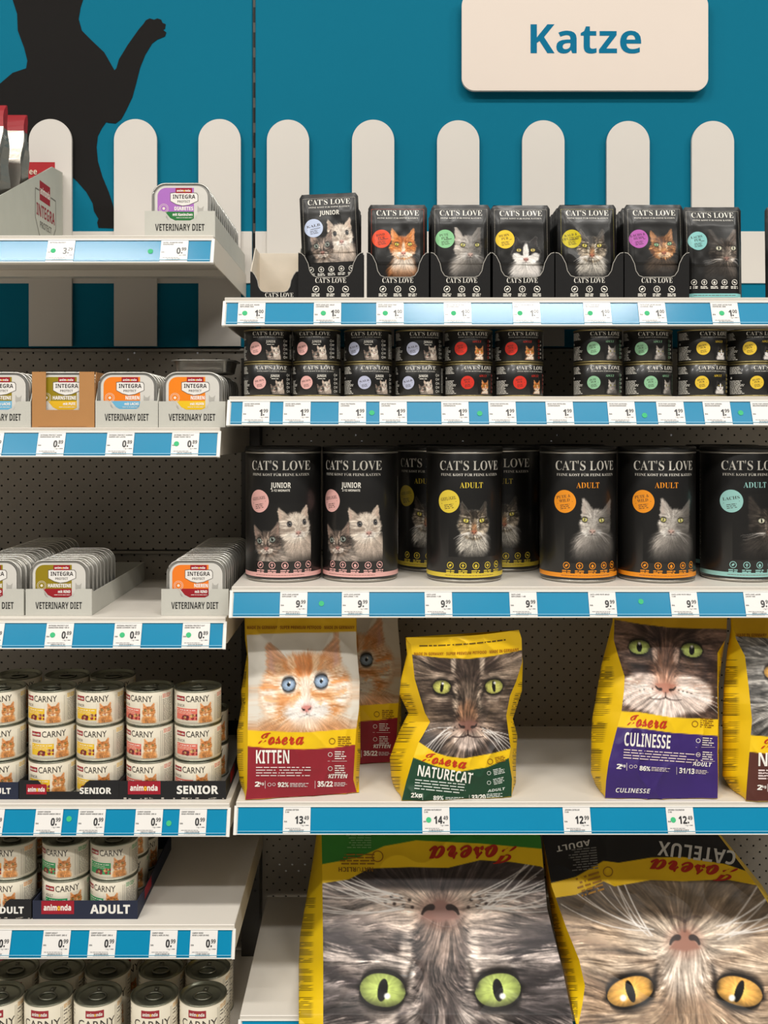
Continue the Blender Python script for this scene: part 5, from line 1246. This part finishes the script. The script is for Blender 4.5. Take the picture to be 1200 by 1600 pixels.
def sample(im, ext, X, Y):
    h, w = im.shape[:2]; x0, x1, y0, y1 = ext
    i = np.clip((X - x0) / (x1 - x0) * (w - 1), 0, w - 1.001); j = np.clip((Y - y0) / (y1 - y0) * (h - 1), 0, h - 1.001)
    a, c = i.astype(int), j.astype(int); fx, fy = (i - a)[..., None], (j - c)[..., None]
    return (im[c, a] * (1 - fx) + im[c, a + 1] * fx) * (1 - fy) + (im[c + 1, a] * (1 - fx) + im[c + 1, a + 1] * fx) * fy
def josera(b, m, x, y, w, h, col, rot=0., lay=3):
    c, n = math.cos(rot), math.sin(rot)
    b.text(m, 'J', x - n * h * .36, y + c * h * .36, h * .88, col, 'j', 'l', fit=w * .30, rot=rot, lay=lay)
    b.text(m, 'osera', x + w * .24 * c, y + w * .24 * n, h * 1.6, col, 'j', 'l', fit=w * .76, rot=rot, lay=lay)
def small_bag_decals(word, tx, ty, base, fs, kg, pct, num, rot, tone, top=None, wordfit=None, extra=None, yl=None, ox=0, ex=(113, 23)):
    """Lettering in picture points; v runs down, so glyph heights are negative there."""
    def d(b, M):
        m = lambda u, v, q=0.: M(np.asarray(u), -np.asarray(v), q)     # v up
        jx, jy, jw = yl
        josera(b, m, jx, -jy, jw, 15, K(190, 52, 22), -rot)
        ic = K(140, 96, 20)
        b.ring(m, jx + jw + 44, -(jy - 5) - rot * 30, 5, 1, ic, 3); b.greek(m, jx + jw + 53, jx + jw + 75, -(jy + 3), -(jy - 13), 5, ic, 3, seed=4, rot=-rot)
        b.text(m, word, tx, -ty, 21, K(240, 236, 228), 'b', 'l', fit=wordfit, rot=-rot, lay=3)
        b.greek(m, tx, tx + wordfit * 1.75, -(ty + 21), -(ty + 4), 4, K(226, 206, 204), 3, seed=3, th=.34, rot=-rot)
        for k in range(2):
            x = tx + 112; y = ty - 14 + k * 22
            b.ring(m, x + 4, -y - rot * 90, 3.6, .8, K(230, 220, 214), 3, 12); b.greek(m, x + 11, x + 29, -(y + 8) - rot * 90, -(y - 6) - rot * 90, 4, K(230, 220, 214), 3, seed=5 + k, rot=-rot)
            b.rect(m, x, x + 30, -(y + 10.6) - rot * 90, -(y + 10) - rot * 90, K(220, 200, 196), 3)
        if extra: b.text(m, extra, tx + ex[0], -(ty + ex[1]) - rot * 90, 6.5, K(240, 236, 228), 'i', 'l', fit=30, rot=-rot, lay=3)
        y = base; bx = tx + ox
        b.text(m, kg, bx - 2, -y, 7.5, K(240, 236, 228), 'h', 'l', fit=8 if len(kg) < 2 else None, rot=-rot, lay=3); b.text(m, 'kg', bx + 6, -y + 3, 4, K(240, 236, 228), 'b', 'l', lay=3)
        b.rect(m, bx + 14, bx + 14.7, -y - 3, -y + 9, K(220, 206, 204), 3)
        b.ring(m, bx + 21, -y + 3, 3, .7, K(220, 206, 204), 3, 12); b.ring(m, bx + 28, -y + 3.4, 2.6, .7, K(220, 206, 204), 3, 12)
        b.text(m, pct, bx + 34, -y - .5 - rot * 30, 7, K(240, 236, 228), 'h', 'l', fit=17, rot=-rot, lay=3); b.greek(m, bx + 53, bx + 84, -y - 1 - rot * 40, -y + 6 - rot * 40, 3, K(220, 206, 204), 3, seed=8, rot=-rot)
        b.rect(m, bx + 92, bx + 92.6, -y - 3 - rot * 90, -y + 9 - rot * 90, K(220, 206, 204), 3)
        b.text(m, num, bx + 96, -y - rot * 95, 8, K(240, 236, 228), 'h', 'l', fit=24, rot=-rot, lay=3); b.greek(m, bx + 122, bx + 142, -y - rot * 115, -y + 7 - rot * 115, 3, K(220, 206, 204), 3, seed=9, rot=-rot)
        if top: b.text(m, 'MADE IN GERMANY · SUPER PREMIUM PETFOOD · MADE IN GERMANY', top[0], -top[1], 5, K(140, 84, 20), 'b', fit=top[2], lay=3, rot=-top[3])
    return d
G4 = 'yellow-sided food bags on the shelf above the big ones'
# kitten
EK = (-3.0, 3.0, -3.1, 2.75); IK = art_kitten(330, 322)
def art_k(w, h, X, T):
    im = sample(IK, EK, (X - 476.5) / 25.0, -(T - 1067) / 25.0 - (X - 476.5) / 25 * .04)
    im = overlay(im, 1 - below(X, T, [(380, 993), (420, 990), (560, 987)]), (216, 172, 26))
    im = overlay(im, below(X, T, [(387, 1141), (475, 1144.5), (558, 1138)]), (240, 198, 22))
    return overlay(im, below(X, T, [(387, 1166), (420, 1169), (475, 1171), (520, 1168.5), (558, 1163)]), (142, 34, 46))
kb = bag('food_bag', 'white and red food bag with a ginger kitten face, foremost on its shelf', 'food bag', G4,
    [(382, 940), (383, 967), (386, 1000), (388, 1030), (388, 1085), (387, 1141), (387, 1175), (386, 1231), (383, 1252)], [(556, 940), (556, 967), (557, 1006), (560, 1044), (562, 1067), (561, 1107), (557, 1137), (555, 1164), (552, 1218), (561, 1252)],
    [(940, .105, .11), (1000, .088, .095), (1050, .07, .08), (1100, .05, .066), (1200, .026, .05), (1252, .017, .05)], [(381, 940), (383, 1000), (386, 1022), (377, 1080), (378, 1100), (371, 1141), (371, 1190), (375, 1220), (383, 1252)], [(557, 940), (558, 1060), (563, 1110), (563, 1180), (560, 1225), (561, 1252)],
    [(940, .006), (1000, .035), (1060, .075), (1150, .1), (1252, .1)], Z('R4'), art_k,
    small_bag_decals('KITTEN', 400, 1193, 1229, 21, '2', '92%', '35/22', .0, (142, 34, 46), (470, 983, 168, 0.), 52, 'KITTEN', (401, 1163, 74)), 940, 1252, seed=2, bulge=.012)
place(kb, 'kitbag', tuple(kb.location), kb['label'], G4)
c = dup(kb, (kb.location.x + .072, kb.location.y + .155, kb.location.z), 'second white and red kitten food bag, mostly hidden behind the front one', G4)
# green tabby
ET = (-2.25, 2.25, -2.85, 1.45); IT = art_tabby_brown(330, 315)
def art_n(w, h, X, T):
    im = sample(IT, ET, (X - 731) / 40.5, -(T - 1073) / 40.5)
    im = overlay(im, 1 - below(X, T, [(640, 1020), (690, 1026), (731, 1028.5), (770, 1026), (816, 1020)]), (238, 194, 22))
    im = overlay(im, below(X, T, [(654, 1159), (680, 1176), (700, 1182), (725, 1185), (770, 1177), (800, 1169)]), (240, 198, 22))
    return overlay(im, below(X, T, [(644, 1183), (680, 1197), (716, 1206), (761, 1199), (796, 1184)]), (28, 66, 44))
def dec_n(b, M):
    small_bag_decals('NATURECAT', 653, 1213, 1243, 21, '2', '89%', '33/20', .0, None, (728, 1022, 168, 0.), 0.1, None, (658, 1194, 1))(MB(), M)
    m = lambda u, v, q=0.: M(np.asarray(u), -np.asarray(v), q)
    josera(b, m, 657, -1190, 72, 13, K(190, 52, 22), -.16)
    b.text(m, 'NATURECAT', 652, -1212, 17, K(240, 238, 228), 'b', 'l', fit=86, rot=-.15, lay=3)
    b.greek(m, 649, 732, -1234, -1216, 4, K(214, 222, 214), 3, seed=3, th=.34, rot=-.1)
    b.text(m, '2kg', 642, -1246, 7, K(240, 238, 228), 'h', 'l', lay=3); b.text(m, '89%', 677, -1250, 6.6, K(230, 232, 224), 'h', 'l', fit=16, lay=3); b.text(m, '33/20', 737, -1250, 7.6, K(240, 238, 228), 'h', 'l', fit=22, rot=.05, lay=3)
    b.rect(m, 660, 660.6, -1250, -1240, K(214, 222, 214), 3); b.rect(m, 733, 733.6, -1252, -1242, K(214, 222, 214), 3); b.greek(m, 696, 726, -1252, -1245, 3, K(214, 222, 214), 3, seed=8); b.greek(m, 760, 788, -1247, -1240, 3, K(214, 222, 214), 3, seed=9, rot=.06)
    for k in range(2): b.ring(m, 764, -1208 - k * 15, 3.2, .8, K(214, 222, 214), 3, 12); b.greek(m, 770, 788, -1212 - k * 15, -1202 - k * 15, 4, K(214, 222, 214), 3, seed=k + 2, rot=.22)
    b.text(m, 'ADULT', 762, -1238, 4, K(214, 222, 214), 'i', 'l', fit=28, rot=.14, lay=3)
    b.ring(m, 766, -1190, 4.6, 1, K(150, 96, 20), 3); b.greek(m, 773, 790, -1193, -1183, 4, K(150, 96, 20), 3, seed=6, rot=.2)
    b.text(m, 'MADE IN GERMANY · SUPER PREMIUM PETFOOD · MADE IN GERMANY', 729, -1021.5, 4.6, K(160, 96, 20), 'b', fit=164, lay=3)
    b.greek(m, 655, 790, -1008, -1004, 1, K(90, 70, 20), 3, seed=2, rag=0, rot=.02)
bag('food_bag', 'green food bag with a brown tabby face and crumpled yellow sides', 'food bag', G4,
    [(636, 996), (642, 1004), (644, 1022), (648, 1060), (657, 1091), (664, 1114), (672, 1128), (660, 1150), (654, 1160), (645, 1186), (635, 1220), (627, 1253)], [(810, 990), (815, 1004), (816, 1037), (806, 1067), (797, 1087), (791, 1118), (794, 1141), (798, 1170), (795, 1186), (800, 1217), (799, 1253)],
    [(992, .03, .03), (1040, .032, .036), (1128, .05, .06), (1180, .03, .042), (1253, .014, .03)], [(634, 992), (636, 1020), (627, 1062), (625, 1085), (639, 1114), (624, 1145), (610, 1184), (612, 1215), (617, 1236), (627, 1253)], [(811, 992), (817, 1037), (815, 1080), (801, 1123), (808, 1150), (806, 1186), (806, 1222), (800, 1253)],
    [(992, .005), (1030, .03), (1128, .07), (1200, .115), (1253, .12)], Z('R4'), art_n, dec_n, 992, 1253, seed=4, bulge=.016, wr=.006, skew=(-.004, .008))
# purple
EC = (-2.1, 2.1, -2.55, 1.15); IC = art_brown_white(330, 290)
def art_c(w, h, X, T):
    rel = X - 1040
    im = sample(IC, EC, rel / 41.0, -(T - 1013.5 - rel * .06) / 41.0)
    im = overlay(im, 1 - below(X, T, [(955, 967), (1000, 975), (1050, 981), (1136, 983)]), (198, 154, 20))
    im = overlay(im, below(X, T, [(965, 1111), (1000, 1113), (1050, 1121), (1124, 1124)]), (240, 198, 22))
    return overlay(im, below(X, T, [(960, 1136), (1000, 1138), (1050, 1145), (1124, 1150)]), (58, 38, 108))
def dec_c(b, M):
    small_bag_decals('CULINESSE', 975, 1165, 1201, 21, '2', '86%', '31/13', .07, None, None, 72, 'ADULT', (978, 1134, 64), -10, (107, 25))(b, M)
    m = lambda u, v, q=0.: M(np.asarray(u), -np.asarray(v), q)
    b.text(m, 'CULINESSE', 962, -1238, 7, K(226, 222, 220), 'i', 'l', fit=54, rot=-.03, lay=3)
bag('food_bag', 'purple food bag with a brown cat\'s white-muzzled face', 'food bag', G4,
    [(961, 940), (960, 969), (959, 1000), (966, 1025), (976, 1057), (975, 1080), (971, 1112), (961, 1150), (951, 1190), (947, 1220), (945, 1252)], [(1139, 940), (1136, 969), (1135, 997), (1121, 1020), (1121, 1075), (1122, 1125), (1121, 1175), (1122, 1212), (1121, 1252)],
    [(940, .105, .105), (1000, .085, .085), (1050, .068, .068), (1100, .05, .055), (1200, .026, .034), (1252, .025, .022)], [(958, 940), (957, 972), (941, 1037), (932, 1092), (927, 1120), (925, 1145), (924, 1207), (935, 1238), (945, 1252)], [(1138, 940), (1133, 1000), (1127, 1037), (1123, 1075), (1124, 1160), (1123, 1215), (1121, 1252)],
    [(940, .006), (1000, .045), (1060, .08), (1150, .11), (1252, .11)], Z('R4'), art_c, dec_c, 940, 1252, seed=6, bulge=.014, wr=.005)
# brown, at the picture edge
IG = art_grey(200, 188)
def art_g(w, h, X, T):
    im = sample(IG, (-2.4, 2.4, -2.6, 1.9), (X - 1248) / 40.0, -(T - 1050) / 40.0)
    im = overlay(im, 1 - below(X, T, [(1140, 993), (1200, 997), (1340, 995)]), (206, 160, 20))
    im = overlay(im, below(X, T, [(1165, 1148), (1200, 1151), (1340, 1151)]), (240, 198, 22))
    return overlay(im, below(X, T, [(1165, 1174), (1200, 1178), (1340, 1178)]), (86, 46, 38))
def dec_g(b, M):
    small_bag_decals('N', 1185, 1197, 1234, 21, '2', '', '', .02, None, (1235, 995, 168, 0.), 14, None, (1187, 1171, 74))(b, M)
    m = lambda u, v, q=0.: M(np.asarray(u), -np.asarray(v), q)
    b.greek(m, 1185, 1310, -1219, -1202, 4, K(226, 206, 204), 3, seed=3, th=.34)
bag('food_bag', 'brown food bag with a grey cat, cut by the picture edge', 'food bag', G4,
    [(1143, 940), (1146, 982), (1150, 998), (1164, 1025), (1170, 1075), (1175, 1125), (1171, 1175), (1167, 1225), (1165, 1256)], [(1335, 940), (1335, 1256)],
    [(940, .105, .105), (1000, .075, .075), (1100, .04, .04), (1256, .012, .012)], [(1141, 940), (1142, 982), (1137, 1017), (1132, 1070), (1130, 1125), (1130, 1212), (1145, 1238), (1165, 1256)], [(1337, 940), (1345, 1100), (1345, 1200), (1336, 1256)],
    [(940, .006), (1000, .045), (1060, .08), (1150, .1), (1256, .1)], Z('R4'), art_g, dec_g, 940, 1256, n=(110, 190), seed=9, bulge=.012)

# the two large bags lying upside down on the lowest shelf, heads hanging over the edge
def art_b1(w, h, X, T):
    im = sample(IB1, EB1, -(X - 688) / 87.5, (T - 1547) / 87.5)
    im = overlay(im, 1 - below(X, T, [(480, 1384), (505, 1380), (545, 1374), (577, 1357), (640, 1355), (700, 1356), (750, 1344), (800, 1347), (845, 1354), (870, 1368)]), (240, 198, 24))
    return overlay(im, 1 - below(X, T, [(480, 1356), (505, 1350), (560, 1340), (600, 1322), (650, 1313), (750, 1318), (845, 1326)]), (52, 128, 44))
EB1 = (-2.45, 2.25, -3.0, 2.1); IB1 = None
def make_b1():
    cv = Cv(470, 510, *EB1)
    face(cv, dict(TABBY_BIG)); return cv.img
def dec_b1(b, M):
    m = lambda u, v, q=0.: M(-np.asarray(u), np.asarray(v), q)        # turned by half
    josera(b, m, -812, 1320, 142, 24, K(176, 40, 22), .02)
    b.ring(m, -590, 1338, 9, 1.4, K(150, 96, 20), 3); b.text(m, 'NATÜRLICH', -556, 1355, 7, K(130, 90, 24), 'b', fit=54, lay=3); b.greek(m, -585, -530, 1333, 1352, 4, K(150, 106, 24), 3, seed=3)
    b.greek(m, -580, -540, 1296, 1326, 8, K(120, 170, 104), 3, seed=4)
def make_b2():
    cv = Cv(440, 500, *EB2); face(cv, dict(TAN_BIG)); return cv.img
EB2 = (-2.7, 2.75, -3.15, 2.1)
def art_b2(w, h, X, T):
    im = sample(IB2, EB2, -(X - 1070) / 85.0, (T - 1549) / 85.0)
    im = overlay(im, 1 - below(X, T, [(830, 1410), (872, 1402), (900, 1398), (943, 1377), (960, 1385), (1017, 1375), (1067, 1377), (1133, 1374), (1182, 1383), (1230, 1400)]), (236, 192, 24))
    return overlay(im, 1 - below(X, T, [(830, 1384), (860, 1380), (900, 1370), (943, 1345), (967, 1348), (1017, 1340), (1067, 1339), (1133, 1350), (1163, 1360), (1230, 1376)]), (26, 26, 28))
def dec_b2(b, M):
    m = lambda u, v, q=0.: M(-np.asarray(u), np.asarray(v), q)
    josera(b, m, -1158, 1356, 142, 20, K(176, 40, 22), -.10)
    b.text(m, 'CATELUX', -1090, 1322, 22, K(206, 204, 198), 'b', fit=122, lay=3, rot=-.13); b.text(m, 'ADULT', -895, 1317, 9, K(206, 204, 198), 'b', fit=54, lay=3, rot=.2)
    b.greek(m, -935, -890, 1322, 1358, 9, K(120, 118, 114), 3, seed=4, rot=.1); b.greek(m, -945, -905, 1358, 1392, 5, K(170, 120, 30), 3, seed=7, rot=.3); b.ring(m, -950, 1362, 8, 1.4, K(160, 110, 30), 3)
IB1, IB2 = make_b1(), make_b2()
GB = 'large bags lying upside down on the lowest shelf'
bag('food_bag', 'large green-topped bag turned upside down, grey tabby face with green eyes', 'food bag', GB,
    [(502, 1285), (503, 1330), (504, 1400), (505, 1500), (505, 1600), (506, 1700)], [(838, 1285), (845, 1310), (855, 1420), (870, 1480), (880, 1520), (893, 1585), (898, 1620), (902, 1700)],
    [(1285, .19, .19), (1400, .125, .125), (1500, .06, .06), (1585, -.008, -.008), (1640, -.03, -.03), (1700, -.03, -.03)], [(497, 1285), (490, 1340), (480, 1400), (470, 1460), (468, 1500), (468, 1600), (500, 1700)], [(836, 1285), (838, 1310), (836, 1420), (840, 1480), (848, 1520), (862, 1585), (880, 1620), (900, 1700)],
    [(1285, .14), (1400, .17), (1500, .19), (1535, .10), (1562, .02), (1590, .004), (1700, .003)], Z('R5'), art_b1, dec_b1, 1285, 1700, n=(330, 350), bulge=.012, seed=12, gcol=(228, 190, 18), wr=.005, edge=-.0045)
bag('food_bag', 'large black-topped bag turned upside down, tan cat face with amber eyes', 'food bag', GB,
    [(843, 1285), (850, 1320), (862, 1385), (885, 1450), (905, 1500), (914, 1540), (910, 1570), (904, 1600), (915, 1700)], [(1105, 1285), (1125, 1308), (1182, 1383), (1225, 1450), (1255, 1550), (1270, 1700)],
    [(1285, .20, .20), (1400, .125, .14), (1500, .062, .072), (1585, -.006, .0), (1640, -.03, -.03), (1700, -.03, -.03)], [(841, 1285), (848, 1310), (855, 1385), (866, 1450), (878, 1500), (888, 1545), (896, 1580), (904, 1620), (909, 1700)], [(1110, 1285), (1190, 1383), (1232, 1450), (1262, 1550), (1272, 1700)],
    [(1285, .12), (1400, .16), (1500, .18), (1535, .10), (1562, .02), (1590, .004), (1700, .003)], Z('R5'), art_b2, dec_b2, 1285, 1700, n=(320, 340), bulge=.012, seed=15, gcol=(230, 192, 18), wr=.006, edge=-.0045)
